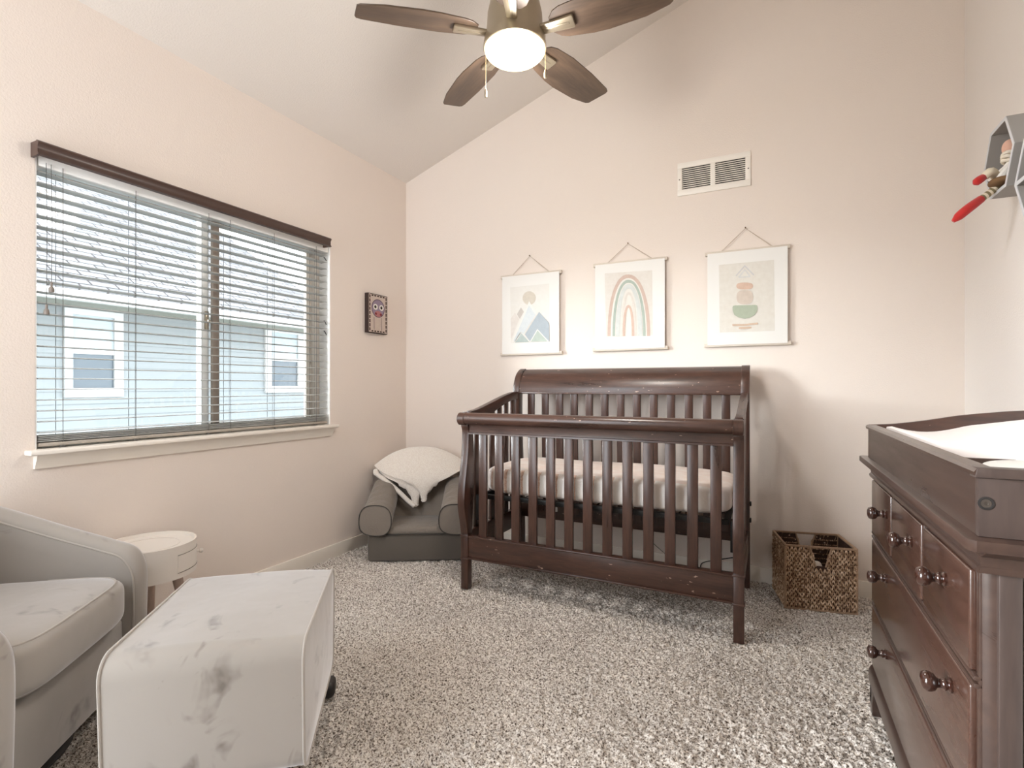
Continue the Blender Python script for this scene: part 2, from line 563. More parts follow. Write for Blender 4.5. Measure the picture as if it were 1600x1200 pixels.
# window 1: slider with tan vinyl frame, white jambs, stool and apron
win = thing('window_1', None, None, (XL, 1.757, WZ0), kind='structure')
bm = NB()                                        # jamb liner
box(bm, (XL - TH, WY0 - .002, WZ0), (XL - .002, WY0 + .006, WZ1))
box(bm, (XL - TH, WY1 - .006, WZ0), (XL - .002, WY1 + .002, WZ1))
box(bm, (XL - TH, WY0, WZ1 - .006), (XL - .002, WY1, WZ1 + .002))
obj('window_jamb', bm, M_VINYLW, win, smooth=False)
FX0, FX1 = XL - .135, XL - .085
bm = NB()
box(bm, (FX0, WY0, WZ0), (FX1, WY0 + .014, WZ1), .004); box(bm, (FX0, WY1 - .055, WZ0), (FX1, WY1 - .008, WZ1), .004)
box(bm, (FX0 + .001, WY0 + .01, WZ1 - .03), (FX1 - .001, WY1 - .045, WZ1 - .001), .004); box(bm, (FX0 + .001, WY0 + .01, WZ0 + .001), (FX1 - .001, WY1 - .045, WZ0 + .025), .004)
obj('window_frame', bm, M_VINYL, win)
for (a, b, xo) in ((WY0 + .002, 1.76, 0), (1.72, WY1 - .055, -.018)):
    bm = NB(); x0, x1 = XL - .1165 + xo, XL - .0925 + xo
    box(bm, (x0, a, WZ0 + .02), (x1, a + .030, WZ1 - .03), .004); box(bm, (x0, b - .038, WZ0 + .02), (x1, b, WZ1 - .03), .004)
    box(bm, (x0 + .001, a + .025, WZ0 + .02), (x1 - .001, b - .03, WZ0 + .052), .004); box(bm, (x0 + .001, a + .025, WZ1 - .055), (x1 - .001, b - .03, WZ1 - .025), .004)
    s_ = obj('window_sash', bm, M_VINYLW if xo == 0 else M_VINYL, win)
    bm = NB(); box(bm, (x0 + .008, a + .02, WZ0 + .045), (x0 + .011, b - .03, WZ1 - .05))
    obj('glass_pane', bm, M_GLASS, win, smooth=False)
bm = NB(); box(bm, (XL - .090, 1.765, WZ0 + .02), (XL - .065, 1.803, WZ1 - .03), .006)
obj('window_mullion', bm, Mat('taupe_mullion', srgb(172, 158, 146), .5).m, win)
bm = NB(); box(bm, (XL - .094, 1.735, 1.40), (XL - .078, 1.755, 1.50), .005); box(bm, (XL - .08, 1.74, 1.44), (XL - .062, 1.75, 1.455), .003)
obj('window_latch', bm, M_NICKEL, win)
bm = NB()
box(bm, (XL - TH, WY0, WZ0 - .018), (XL, WY1, WZ0 + .002))
box(bm, (XL, .966, WZ0 - .018), (XL + .052, 2.545, WZ0 + .002), .006, 3)
obj('window_sill', bm, M_TRIM, win)
bm = NB()
prism(bm, [(XL, .790), (XL + .012, .790), (XL + .014, .800), (XL + .018, .806), (XL + .020, .815), (XL + .026, .822), (XL + .030, .838), (XL + .036, .846), (XL + .036, WZ0 - .018), (XL, WZ0 - .018)], 'y', .995, 2.52)
t = bm
obj('window_apron', bm, M_TRIM, win)

# ------------------------------------------------------------------ window blind
bl = thing('window_blind', 'white two inch slat blind with brown wooden valance covering the window', 'blind', (XL + .02, 1.757, WZ0))
bm = NB()
prism(bm, [(XL + .048, 2.047), (XL + .060, 2.043), (XL + .066, 2.036), (XL + .058, 2.022), (XL + .058, 2.002), (XL + .066, 1.990), (XL + .050, 1.988), (XL + .048, 1.988)], 'y', .985, 2.462)
box(bm, (XL + .002, .986, 1.989), (XL + .055, .996, 2.044)); box(bm, (XL + .002, 2.451, 1.989), (XL + .055, 2.461, 2.044))
obj('valance', bm, M_VAL, bl)
bm = NB(); box(bm, (XL - .058, WY0 + .012, WZ1 - .052), (XL - .004, WY1 - .014, WZ1 - .008), .003)
obj('headrail', bm, M_VINYLW, bl)
bm = NB(); SY0, SY1 = WY0 + .012, WY1 - .022
PITCH = .0425; zs = []
z = .925
while z < 1.955:
    zs.append(z); z += PITCH
for k in range(4): zs.append(.905 - .0062 * k + .006)
for z in zs:
    prism(bm, [(XL - .056, z), (XL - .044, z + .0012), (XL - .030, z + .002), (XL - .016, z + .0012), (XL - .004, z), (XL - .004, z + .0028), (XL - .016, z + .004), (XL - .030, z + .0048), (XL - .044, z + .004), (XL - .056, z + .0028)], 'y', SY0 + random.uniform(-.001, .001), SY1 + random.uniform(-.001, .001))
obj('slats', bm, M_BLIND, bl)
bm = NB(); box(bm, (XL - .056, SY0, .872), (XL - .004, SY1, .887), .004)
obj('bottom_rail', bm, Mat('blind_rail_taupe', srgb(172, 163, 152), .5).m, bl)
bm = NB()
for y in (1.09, 1.36, 1.70, 1.80 + .02, 2.09, 2.40):
    for x in (XL - .059, XL - .001):
        tube(bm, [(x, y, .885), (x, y, 1.985)], .0012, 5)
    tube(bm, [(XL - .03, y + .012, .885), (XL - .03, y + .012, 1.985)], .0009, 5)
    box(bm, (XL - .012, y - .008, .866), (XL - .0, y + .008, .873), .002)
obj('ladder_cords', bm, M_CORD, bl)
for (y, zb) in ((1.050, 1.52), (1.034, 1.43)):
    bm = NB(); tube(bm, [(XL + .005, y, zb), (XL + .004, y + .002, 1.75), (XL, y + .001, 1.985)], .0011, 5)
    cd = obj('pull_cord', bm, M_CORD, bl)
    bm = NB(); lathe(bm, [(.0015, .0), (.004, -.002), (.0045, -.012), (.0035, -.016), (.008, -.022), (.0095, -.034), (.0085, -.040), (0, -.041)], 16, Matrix.Translation((XL + .005, y, zb)))
    obj('tassel', bm, Mat('tassel_grey', srgb(128, 118, 110), .5).m, cd)
for z in (1.93, 1.52, 1.455):
    bm = NB(); tube(bm, [(XL - .035, WY1 - .02, z + .012), (XL - .025, WY1 - .018, z), (XL - .014, WY1 - .02, z - .014)], .003, 8)
    obj('cord_cleat', bm, M_BLACK, bl)

# ------------------------------------------------------------------ neighbouring house seen through the window
HX = -8.0
eA, eB = onx(58, 470, HX), onx(480, 519, HX)
Y0h, Y1h = -1.0, eB.y + .06
house = thing('neighbouring_house', 'pale blue-grey sided house with shingled roof beyond the window', 'house', (HX, 3.0, -2.8))
bm = NB()
z = -2.8
top = eA.z - .02
while z < top:                                  # lap siding courses
    z1 = min(z + .16, top)
    prism(bm, [(HX - .12, z), (HX + .018, z), (HX + .004, z1), (HX - .12, z1)], 'y', Y0h, Y1h)
    z = z1
obj('siding_wall', bm, M_SIDE, house, smooth=False)
bm = NB(); box(bm, (HX, Y1h - .0, -2.8), (HX + .04, Y1h + .16, top)); box(bm, (HX - 4, Y1h + .0, -2.8), (HX, Y1h + .12, top))
obj('corner_board', bm, M_EXTW, house, smooth=False)
zr = eA.z + .10
RX, RZ = -13.2, 0
RZ = zr + .6 * (abs(RX) - abs(HX) + .65)
Y1r = Y1h + .35
bm = NB(); grid(bm, lambda u, v: Vector((HX + .65 + (RX - HX - .65) * u, Y0h - .4 + (Y1r - Y0h + .4) * v, zr + (RZ - zr) * u)), 1, 1, thick=.06)
obj('shingle_roof', bm, M_SHING, house, smooth=False)
bm = NB(); box(bm, (HX + .02, Y0h - .4, zr - .13), (HX + .60, Y1r, zr - .11))
obj('soffit', bm, M_EXTG, house, smooth=False)
bm = NB(); box(bm, (HX + .60, Y0h - .4, zr - .13), (HX + .69, Y1r, zr - .02), .02)
obj('gutter', bm, M_EXTW, house)
for (tl, br_, gl, gb) in (((98, 484), (190, 618), (111, 491), (176, 606)), ((412, 512), (478, 608), (422, 519), (463, 603))):
    a, b = onx(*tl, HX), onx(*br_, HX); c_, d_ = onx(*gl, HX), onx(*gb, HX)
    bm = NB(); X0 = HX + .05
    box(bm, (HX, a.y, d_.z - .12), (X0, b.y, d_.z)); box(bm, (HX, a.y, c_.z), (X0, b.y, c_.z + .13))
    box(bm, (HX, a.y, d_.z), (X0, c_.y, c_.z)); box(bm, (HX, d_.y, d_.z), (X0, b.y, c_.z))
    mid = (c_.z + d_.z) / 2
    box(bm, (HX, c_.y, mid - .03), (X0 - .01, d_.y, mid + .03))
    wf = obj('house_window', bm, M_EXTW, house, smooth=False)
    bm = NB(); box(bm, (HX, c_.y, d_.z), (HX + .02, d_.y, mid - .03)); o1 = obj('lower_pane', bm, M_EXTGL, wf, smooth=False)
    bm = NB(); box(bm, (HX, c_.y, mid + .03), (HX + .02, d_.y, c_.z)); o2 = obj('upper_pane', bm, M_EXTBL, wf, smooth=False)
bm = NB(); box(bm, (-40, -25, -3.1), (XL - TH - .3, 40, -2.8)); struct('ground', bm, M_GROUND)
sb = NB(); rr = random.Random(5)
for k in range(260):
    p = Vector((rr.gauss(0, .5), rr.gauss(0, .5), rr.gauss(0, .9)))
    Mx = Matrix.Translation(p) @ Matrix.Rotation(rr.uniform(0, 6), 4, Vector((rr.random(), rr.random(), rr.random() + .1)).normalized())
    t = NB(); bmesh.ops.create_icosphere(t, subdivisions=1, radius=.16); merge(sb, t, Mx @ Matrix.Diagonal((1, .8, .35, 1)))
tube(sb, [(0, 0, -3.6), (.05, 0, -1.5), (0, .05, .3)], [.1, .07, .03])
pc = onx(488, 600, -9.5)
tag(obj('shrub', sb, M_LEAF, loc=None), 'green leafy tree past the corner of the house next door', 'tree').location = (pc.x, pc.y + .3, .8)

# ------------------------------------------------------------------ air vent
vy = D - .001
vt = thing('air_vent', 'white metal return air vent with two rows of louvers high on wall', 'vent', (-.301, D, 2.26))
bm = NB(); vx0, vx1, vz0, vz1 = -.503, -.099, 2.26, 2.458
b1, b2, b3, b4 = vx0 + .026, -.316, -.289, vx1 - .028
zo, zi = vz0 + .036, vz1 - .030
for a, b in (((vx0, vz0), (vx1, zo)), ((vx0, zi), (vx1, vz1)), ((vx0, zo), (b1, zi)), ((b2, zo), (b3, zi)), ((b4, zo), (vx1, zi))):
    box(bm, (a[0], vy - .009, a[1]), (b[0], vy, b[1]), .0012)
obj('vent_frame', bm, M_VENT, vt)
bm = NB(); box(bm, (b1, vy - .0015, zo), (b4, vy, zi)); obj('vent_backing', bm, M_DARK, vt, smooth=False)
bm = NB(); NL = 11
for k in range(NL + 1):
    z = zo + (zi - zo) * k / NL
    for a, b in ((b1, b2), (b3, b4)):
        prism(bm, [(vy - .0085, z - .0040), (vy - .0035, z + .0030), (vy - .0025, z + .0030), (vy - .0080, z - .0050)], 'x', a, b)
obj('louvers', bm, M_VENT, vt)
for x in (vx0 + .012, vx1 - .012):
    bm = NB(); lathe(bm, [(0, .002), (.003, .0015), (.0042, 0)], 12, Matrix.Translation((x, vy - .009, 2.358)) @ Matrix.Rotation(math.pi / 2, 4, 'X'))
    obj('screw', bm, M_STEEL, vt)

# ------------------------------------------------------------------ hanging art prints
ARTM = {}


def am(r, g_, b):
    k = (r, g_, b)
    if k not in ARTM:
        r0, g0, b0 = [int(q_ * .72 + k_ * .20) for q_, k_ in zip((r, g_, b), (224, 220, 212))] if r > 150 else (r, g_, b)
        m = Mat('watercolour_%d' % len(ARTM), srgb(r0, g0, b0), .85)
        nn = m.noise(38, 3)
        m.color(m.mix(m.ramp(nn, [(.3, g(0)), (.7, g(.35))]), srgb(r0, g0, b0), srgb(min(228, r0 + 22), min(226, g0 + 22), min(222, b0 + 22))))
        ARTM[k] = m.m
    return ARTM[k]


def print_art(label, x0, x1, z0, z1, nail, shapes, bow):
    """shapes: list of (colour, [(u,v)...]) drawn on the paper, v measured down from the top"""
    t = thing('hanging_print', label, 'art print', ((x0 + x1) / 2, D, z0 - .012), group='art prints above the crib')
    yr = D - .014
    for nm, z, ex in (('top_rod', z1, .014), ('bottom_rod', z0, .018)):
        bm = NB(); box(bm, (x0 - ex, yr - .010, z - .011), (x1 + ex, yr + .010, z + .011), .003); obj(nm, bm, M_ROD, t)
    mats = [M_PAPER]; bm = NB()
    def srf(u, v, off=0):
        bul = 0.0
        return Vector((x0 + (x1 - x0) * u, yr - .0115 - bul * .35 - off, z1 - .0 + (z0 - z1) * v))
    grid(bm, srf, 8, 24, thick=.0012)
    for k, (col, pts) in enumerate(shapes):
        mt = am(*col)
        if mt not in mats: mats.append(mt)
        mi = mats.index(mt)
        tb = NB()
        if isinstance(pts, tuple):               # a band: quads between two curves
            A_ = [tb.verts.new((u, v, 0)) for u, v in pts[0]]; B_ = [tb.verts.new((u, v, 0)) for u, v in pts[1]]
            for i_ in range(len(A_) - 1): tb.faces.new((A_[i_], A_[i_ + 1], B_[i_ + 1], B_[i_]))
        else:
            f = tb.faces.new([tb.verts.new((u, v, 0)) for u, v in pts])
            bmesh.ops.triangulate(tb, faces=[f])
        bmesh.ops.subdivide_edges(tb, edges=[e for e in tb.edges if e.calc_length() > .2], cuts=2)
        for v in tb.verts: v.co = srf(v.co.x, v.co.y, .0018 + .0004 * k)
        merge(bm, tb, None, mi)
    pp = obj('paper', bm, mats, t, smooth=False)
    bm = NB(); nz = Vector((nail[0], D - .012, nail[1]))
    w_ = x1 - x0
    for q in (-.32, .32):
        for e in (0, .006):
            tube(bm, [nz, ((x0 + x1) / 2 + q * w_ + (e if q < 0 else -e), yr - .002, z1 + .011)], .0009, 6)
    obj('hanging_cord', bm, M_TWINE, t)
    bm = NB(); lathe(bm, [(.0012, 0), (.0012, .016), (.004, .017), (.004, .019), (0, .02)], 12, Matrix.Translation((nail[0], D - .001, nail[1] + .002)) @ Matrix.Rotation(math.pi / 2, 4, 'X'))
    obj('nail', bm, M_NAIL, t)
    return t


def uvf(x0, x1, yt0, yt1, yb0, yb1):
    def f(x, y):
        u = (x - x0) / (x1 - x0); yt = yt0 + (yt1 - yt0) * u; yb = yb0 + (yb1 - yb0) * u
        return (u, (y - yt) / (yb - yt))
    return f


q = uvf(118, 650, 345, 297, 1092, 1072)
def poly(col, *p): return (col, [q(*a) for a in p])
def ell(col, cx, cy, rx, ry, n=28, e=2.0):
    o = []
    for i in range(n):
        a = 2 * math.pi * i / n; ca, sa = math.cos(a), math.sin(a)
        o.append(q(cx + rx * math.copysign(abs(ca) ** (2 / e), ca), cy + ry * math.copysign(abs(sa) ** (2 / e), sa)))
    return (col, o)


sh = [poly((243, 240, 234), (197, 445), (562, 412), (568, 968), (206, 985)),
      ell((214, 204, 188), 378, 550, 62, 66),
      poly((196, 187, 180), (300, 640), (328, 680), (290, 752), (262, 705)),
      poly((230, 222, 216), (243, 690), (285, 755), (212, 940), (206, 930), (203, 750)),
      poly((248, 246, 242), (378, 580), (450, 700), (330, 900), (215, 985), (208, 975)),
      poly((216, 226, 234), (378, 618), (438, 712), (325, 892), (295, 880), (240, 970), (232, 960)),
      poly((166, 180, 192), (470, 684), (562, 792), (564, 966), (385, 968), (340, 900)),
      poly((248, 246, 242), (305, 875), (392, 972), (236, 984)),
      poly((172, 188, 186), (306, 890), (378, 972), (245, 980)),
      poly((248, 246, 242), (455, 848), (562, 968), (385, 972)),
      poly((182, 198, 188), (457, 862), (548, 966), (396, 970))]
print_art('paper wall print of blue and green mountains under a beige sun', -1.690, -1.262, 1.335, 1.876, (-1.483, 2.006), sh, .012)

q = uvf(78, 716, 322, 235, 1096, 1078)
BASE = 970


def arch(col, cx, top, rx, wdt, base=BASE, e=2.2):
    out, inn = [], []
    n = 30; H = base - top
    for i in range(n + 1):
        a = math.pi * i / n
        ca, sa = math.cos(a), math.sin(a)
        out.append((cx - rx * math.copysign(abs(ca) ** (2 / e), ca), base - H * abs(sa) ** (2 / e)))
        inn.append((cx - (rx - wdt) * math.copysign(abs(ca) ** (2 / e), ca), base - (H - wdt * 1.15) * abs(sa) ** (2 / e)))
    return (col, ([q(*p) for p in out], [q(*p) for p in inn]))


sh = [poly((236, 229, 220), (172, 392), (606, 352), (612, 962), (185, 982)),
      ((246, 241, 232), arch((0, 0, 0), 394, 404, 190, 10)[1][0]),
      arch((208, 178, 164), 394, 396, 196, 30),
      arch((168, 184, 172), 397, 446, 152, 24),
      arch((216, 222, 220), 397, 485, 122, 38),
      arch((230, 222, 212), 397, 560, 70, 22),
      arch((216, 182, 166), 394, 680, 54, 24)]
print_art('paper wall print of a muted pink and green rainbow arch', -1.014, -.575, 1.345, 1.890, (-.803, 2.009), sh, .02)

q = uvf(83, 742, 330, 262, 1080, 1060)
sh = [poly((233, 227, 217), (183, 418), (636, 376), (642, 962), (190, 975)),
      poly((206, 206, 208), (400, 418), (478, 498), (470, 506), (400, 434), (330, 512), (322, 506)),
      poly((216, 216, 216), (400, 448), (452, 512), (440, 520), (352, 526), (345, 518)),
      poly((233, 227, 217), (400, 466), (432, 508), (366, 514)),
      ell((216, 178, 156), 399, 592, 69, 29, e=2.6),
      ell((214, 196, 182), 400, 684, 68, 59, e=2.7),
      (lambda c: (c, [q(298, 768), q(302, 756), q(320, 752), q(400, 750), q(485, 748), q(501, 752), q(504, 770), q(500, 800), q(480, 832), q(440, 854), q(400, 861), q(350, 852), q(315, 832), q(300, 800)]))((166, 180, 156)),
      poly((216, 184, 158), (296, 905), (400, 905), (505, 894), (508, 908), (400, 920), (298, 922)),
      poly((216, 184, 158), (350, 932), (452, 926), (454, 940), (400, 948), (352, 946))]
print_art('paper wall print of stacked pink and green balancing stones', -.330, .088, 1.350, 1.886, (-.126, 2.016), sh, .016)

# ------------------------------------------------------------------ small owl-like picture on the left wall
pc_ = thing('small_canvas_picture', 'small dark-edged picture of a purple wide-eyed bird beside the window', 'picture', (XL, 2.93, 1.483))
bm = NB(); PY0, PY1, PZ0, PZ1 = 2.835, 3.04, 1.487, 1.765
box(bm, (XL, PY0, PZ0), (XL + .032, PY1, PZ1), .002); obj('canvas_block', bm, Mat('picture_edge', srgb(52, 34, 28), .7).m, pc_)
bm = NB(); xs = XL + .0325


def pu(u, v, k=0): return Vector((xs + .0003 * k, PY0 + (PY1 - PY0) * u, PZ1 - (PZ1 - PZ0) * v))


def pell(cu, cv, ru, rv, k, mi): flat(bm, [pu(cu + ru * math.cos(a * math.pi / 12), cv + rv * math.sin(a * math.pi / 12), k) for a in range(24)], mi)


pm = [am(206, 186, 172), am(60, 40, 34), am(70, 50, 66), am(140, 124, 142), am(244, 240, 232), am(40, 34, 26), am(176, 92, 96), am(120, 44, 50), am(226, 210, 196)]
flat(bm, [pu(.03, .02), pu(.97, .02), pu(.97, .98), pu(.03, .98)], 0)
for k in range(9):
    v0 = .04 + k * .104
    for u0 in (.05, .89): flat(bm, [pu(u0, v0, 1), pu(u0 + .06, v0, 1), pu(u0 + .06, v0 + .08, 1), pu(u0, v0 + .08, 1)], 1)
for k in range(5):
    u0 = .16 + k * .145
    for v0 in (.03, .935): flat(bm, [pu(u0, v0, 1), pu(u0 + .10, v0, 1), pu(u0 + .10, v0 + .035, 1), pu(u0, v0 + .035, 1)], 1)
pell(.50, .36, .34, .235, 2, 2); pell(.50, .36, .315, .218, 3, 3)
pell(.50, .50, .18, .075, 4, 6); pell(.38, .50, .06, .03, 5, 7); pell(.64, .51, .06, .03, 5, 7)
for u in (.36, .67):
    pell(u, .33, .12, .075, 6, 4); pell(u - .01, .33, .055, .04, 7, 5)
for u in (.28, .66): flat(bm, [pu(u, .59, 2), pu(u + .02, .59, 2), pu(u + .03, .92, 2), pu(u + .01, .92, 2)], 2)
obj('painted_face', bm, pm, pc_, smooth=False)

# ------------------------------------------------------------------ ceiling fan
FXc, FYc, FZ = -.905, 1.862, 2.495
fan = thing('ceiling_fan', 'brushed nickel ceiling fan with five walnut blades and round frosted light', 'ceiling fan', (FXc, FYc, 2.36))
Tf = Matrix.Translation((FXc, FYc, 0))
zc = CZL + SL * (FXc - XL)
bm = NB(); lathe(bm, [(.016, 2.66), (.016, zc - .10), (.06, zc - .095), (.075, zc - .03), (.075, zc + .02)], 32, Tf)
obj('downrod', bm, M_NICKEL, fan)
bm = NB(); lathe(bm, [(.030, 2.69), (.034, 2.66), (.075, 2.648), (.098, 2.62), (.108, 2.575), (.110, 2.53), (.114, 2.50), (.121, 2.475), (.1245, 2.452), (.1245, 2.441), (.121, 2.439), (.110, 2.439)], 64, Tf)
obj('motor_housing', bm, M_NICKEL, fan)
bm = NB()
prof = [(.1205, 2.444)] + [(.1205 * math.cos(a), 2.441 - .050 * math.sin(a)) for a in [i * math.pi / 2 / 14 for i in range(0, 14)]] + [(0, 2.391)]
lathe(bm, prof, 64, Tf, cap=False)
obj('light_bowl', bm, M_BOWL, fan)
phi0 = 3.823
# blade outline: r along, w across (positive = leading side)
BO = [(.150, .030), (.175, .052), (.205, .062), (.30, .074), (.36, .076), (.50, .066), (.585, .047), (.598, .038), (.612, -.040), (.608, -.052), (.59, -.058), (.45, -.067), (.30, -.068), (.20, -.058), (.172, -.048), (.150, -.026)]
for k in range(5):
    an = phi0 - k * 2 * math.pi / 5
    R_ = Matrix.Translation((FXc, FYc, FZ)) @ Matrix.Rotation(an, 4, 'Z') @ Matrix.Rotation(math.radians(-13), 4, 'X')
    bm = NB(); prism(bm, [(a_, b_ * 1.14) for a_, b_ in BO], 'z', .002, .008, .0012, seg=1)
    b_ = obj('fan_blade', bm, M_BLADE, fan, local=True)
    b_.matrix_local = WM[fan].inverted() @ R_; WM[b_] = WM[fan].inverted() @ R_
    bm = NB()
    prism(bm, [(.095, .020), (.150, .022), (.238, .027), (.243, .022), (.243, -.022), (.238, -.027), (.150, -.022), (.095, -.020)], 'z', -.012, .002, .003)
    box(bm, (.120, -.006, -.014), (.225, .006, -.008), .002)
    a_ = obj('blade_bracket', bm, M_NICKEL, b_, local=True)
for (px, py, z0, z1) in ((759, 152, 2.33, 2.45), (852, 122, 2.36, 2.45)):
    dd = FXc * -SN + FYc * CS
    u = (px - 800) / FPX * dd
    P0 = Vector((-SN, CS, 0)) * dd + Vector((CS, SN, 0)) * u
    z0 = CH + (HY - py) / FPX * dd
    bm = NB(); tube(bm, [(P0.x, P0.y, z0 + .03), (P0.x, P0.y, 2.50)], .0011, 6)
    pc2 = obj('pull_chain', bm, M_NICKEL, fan)
    bm = NB(); lathe(bm, [(0, .034), (.003, .032), (.0055, .022), (.0062, .008), (.005, 0), (0, -.002)], 16, Matrix.Translation((P0.x, P0.y, z0)))
    obj('chain_fob', bm, M_NICKEL, pc2)
for k, (dx_, dy_) in enumerate(((.035, .02), (-.045, -.01))):
    L = bpy.data.lights.new('fan_bulb', 'POINT'); L.energy = (1.6, .4)[k]; L.color = (1, .84, .62); L.shadow_soft_size = .018
    o = bpy.data.objects.new('fan_bulb', L); C.objects.link(o); o.location = (dx_, dy_, 2.428 - 2.36); o.parent = fan
L = bpy.data.lights.new('fan_lamp_glow', 'POINT'); L.energy = GLOW_W; L.color = (1, .97, .93); L.shadow_soft_size = .10
o = bpy.data.objects.new('fan_lamp_glow', L); C.objects.link(o); o.location = (0, 0, 2.27 - 2.36); o.parent = fan
L = bpy.data.lights.new('fan_lamp_light', 'SPOT'); L.energy = LAMP_W; L.color = (1, .97, .93); L.shadow_soft_size = .12
L.spot_size = math.radians(178); L.spot_blend = 1.0
o = bpy.data.objects.new('fan_lamp_light', L); C.objects.link(o); o.location = (0, 0, 2.30 - 2.36); o.parent = fan

# ------------------------------------------------------------------ crib
crib = thing('crib', 'dark espresso wooden sleigh crib with slatted sides against the back wall', 'crib', (-.81, 2.82, 0))
XA0, XA1, XB0, XB1 = -1.521, -1.477, -.143, -.099   # left and right posts


def sprof(front, back):
    f = catmull([(0, y, z) for y, z in front], 5); b = catmull([(0, y, z) for y, z in back], 5)
    return [(p.y, p.z) for p in f] + [(p.y, p.z) for p in reversed(b)]


FF = [(2.452, .30), (2.440, .36), (2.422, .43), (2.416, .49), (2.424, .57), (2.442, .66), (2.456, .74), (2.462, .81), (2.462, .865), (2.452, .892)]
FB = [(2.500, .30), (2.506, .36), (2.512, .44), (2.518, .52), (2.520, .62), (2.518, .72), (2.514, .81), (2.506, .88), (2.492, .935), (2.470, .968)]
for xa, xb in ((XA0, XA1), (XB0, XB1)):
    bm = NB()
    box(bm, (xa, 2.452, 0), (xb, 2.497, .30), .003)
    prism(bm, sprof(FF, FB), 'x', xa, xb, .003)
    lathe(bm, [(0, xa - .001), (.030, xa - .001), (.0345, xa + .003), (.0345, xb - .003), (.030, xb + .001), (0, xb + .001)], 28, Matrix.Translation((0, 2.440, .932)) @ Matrix.Rotation(math.pi / 2, 4, 'Y'))
    for z in (.162, .286): box(bm, (xa - .004, 2.447, z), (xb + .004, 2.502, z + .010), .003)
    obj('front_post', bm, M_WZ, crib)
RF = [(3.150, 0), (3.145, .30), (3.128, .50), (3.110, .75), (3.098, .95), (3.098, 1.06), (3.108, 1.12), (3.140, 1.18), (3.185, 1.215), (3.215, 1.227)]
RB = [(3.205, 0), (3.200, .30), (3.185, .50), (3.166, .75), (3.158, .95), (3.162, 1.06), (3.175, 1.12), (3.195, 1.155), (3.225, 1.185), (3.245, 1.205)]
for xa, xb in ((XA0, XA1), (XB0, XB1)):
    bm = NB(); prism(bm, sprof(RF, RB), 'x', xa, xb, .003); obj('rear_post', bm, M_WZ, crib)
# front top rail: roll with a plain board beneath
bm = NB()
lathe(bm, [(.0, XA1), (.032, XA1 + .0), (.032, XB0), (0, XB0)], 32, Matrix.Translation((0, 2.440, .934)) @ Matrix.Rotation(math.pi / 2, 4, 'Y'))
prism(bm, [(2.456, .925), (2.462, .90), (2.466, .87), (2.466, .858), (2.458, .856), (2.456, .848), (2.492, .848), (2.492, .93), (2.470, .955)], 'x', XA1, XB0)
obj('front_top_rail', bm, M_WX, crib)
bm = NB()
box(bm, (XA1, 2.458, .172), (XB0, 2.490, .288), .002)
box(bm, (XA1, 2.450, .284), (XB0, 2.497, .293), .003); box(bm, (XA1, 2.450, .166), (XB0, 2.494, .176), .003)
obj('front_lower_rail', bm, M_WX, crib)
for k in range(13):
    x = -1.394 + k * (1.18 / 12)
    bm = NB(); box(bm, (x - .0235, 2.467, .290), (x + .0235, 2.485, .852), .003); obj('front_slat', bm, M_WZ, crib)
for k in range(13):
    x = -1.396 + k * (1.178 / 12)
    bm = NB(); Pp = sprof([(3.140, .30), (3.128, .50), (3.114, .75), (3.110, 1.07)], [(3.156, .30), (3.144, .50), (3.130, .75), (3.126, 1.07)])
    prism(bm, Pp, 'x', x - .0225, x + .0225, .002); obj('rear_slat', bm, M_WZ, crib)
bm = NB()
prism(bm, sprof([(3.104, 1.066), (3.106, 1.10), (3.122, 1.145), (3.150, 1.185), (3.190, 1.212), (3.218, 1.222)], [(3.132, 1.066), (3.136, 1.10), (3.148, 1.135), (3.170, 1.165), (3.205, 1.190), (3.236, 1.205)]), 'x', XA1, XB0)
box(bm, (XA1, 3.098, 1.060), (XB0, 3.136, 1.070), .002)
obj('headboard_panel', bm, M_WX, crib)
bm = NB(); box(bm, (XA1, 3.142, .250), (XB0, 3.166, .372), .003); obj('rear_lower_rail', bm, M_WX, crib)
bm = NB(); lathe(bm, [(0, .0006), (.022, .0004), (.023, 0)], 24, Matrix.Translation((-1.235, 3.1415, .318)) @ Matrix.Rotation(math.pi / 2, 4, 'X') @ Matrix.Diagonal((1, .7, 1, 1)))
tag(obj('oval_sticker', bm, M_PLASTIC, crib), 'white oval sticker')
# end panels
RT = [(2.50, .972), (2.58, .980), (2.68, 1.000), (2.80, 1.026), (2.92, 1.052), (3.02, 1.068), (3.10, 1.074)]
RU = [(2.50, .900), (2.58, .908), (2.68, .930), (2.80, .966), (2.92, 1.000), (3.02, 1.020), (3.10, 1.026)]


def interp(P_, y):
    for (a, b), (c, d) in zip(P_, P_[1:]):
        if a <= y <= c: return b + (d - b) * (y - a) / (c - a)
    return P_[-1][1]


for xa, xb in ((XA0 + .006, XA1 - .004), (XB0 + .004, XB1 - .006)):
    bm = NB(); prism(bm, sprof(RT, RU), 'x', xa, xb, .003)
    obj('side_top_rail', bm, M_WY, crib)
    bm = NB(); box(bm, (xa, 2.495, .20), (xb, 3.147, .315), .003); obj('side_lower_rail', bm, M_WY, crib)
    for k in range(6):
        y = 2.585 + k * .092
        bm = NB(); box(bm, ((xa + xb) / 2 - .008, y - .0225, .312), ((xa + xb) / 2 + .008, y + .0225, interp(RU, y) + .006), .002)
        obj('side_slat', bm, M_WZ, crib)
bm = NB()
for a, b in (((-1.455, 2.535), (-.165, 2.560)), ((-1.455, 3.085), (-.165, 3.11)), ((-1.455, 2.535), (-1.43, 3.11)), ((-.19, 2.535), (-.165, 3.11))):
    box(bm, (a[0], a[1], .485), (b[0], b[1], .510), .002)
for k in range(9):
    x = -1.36 + k * .137; tube(bm, [(x, 2.56, .492), (x + .03, 3.085, .492)], .0035, 6)
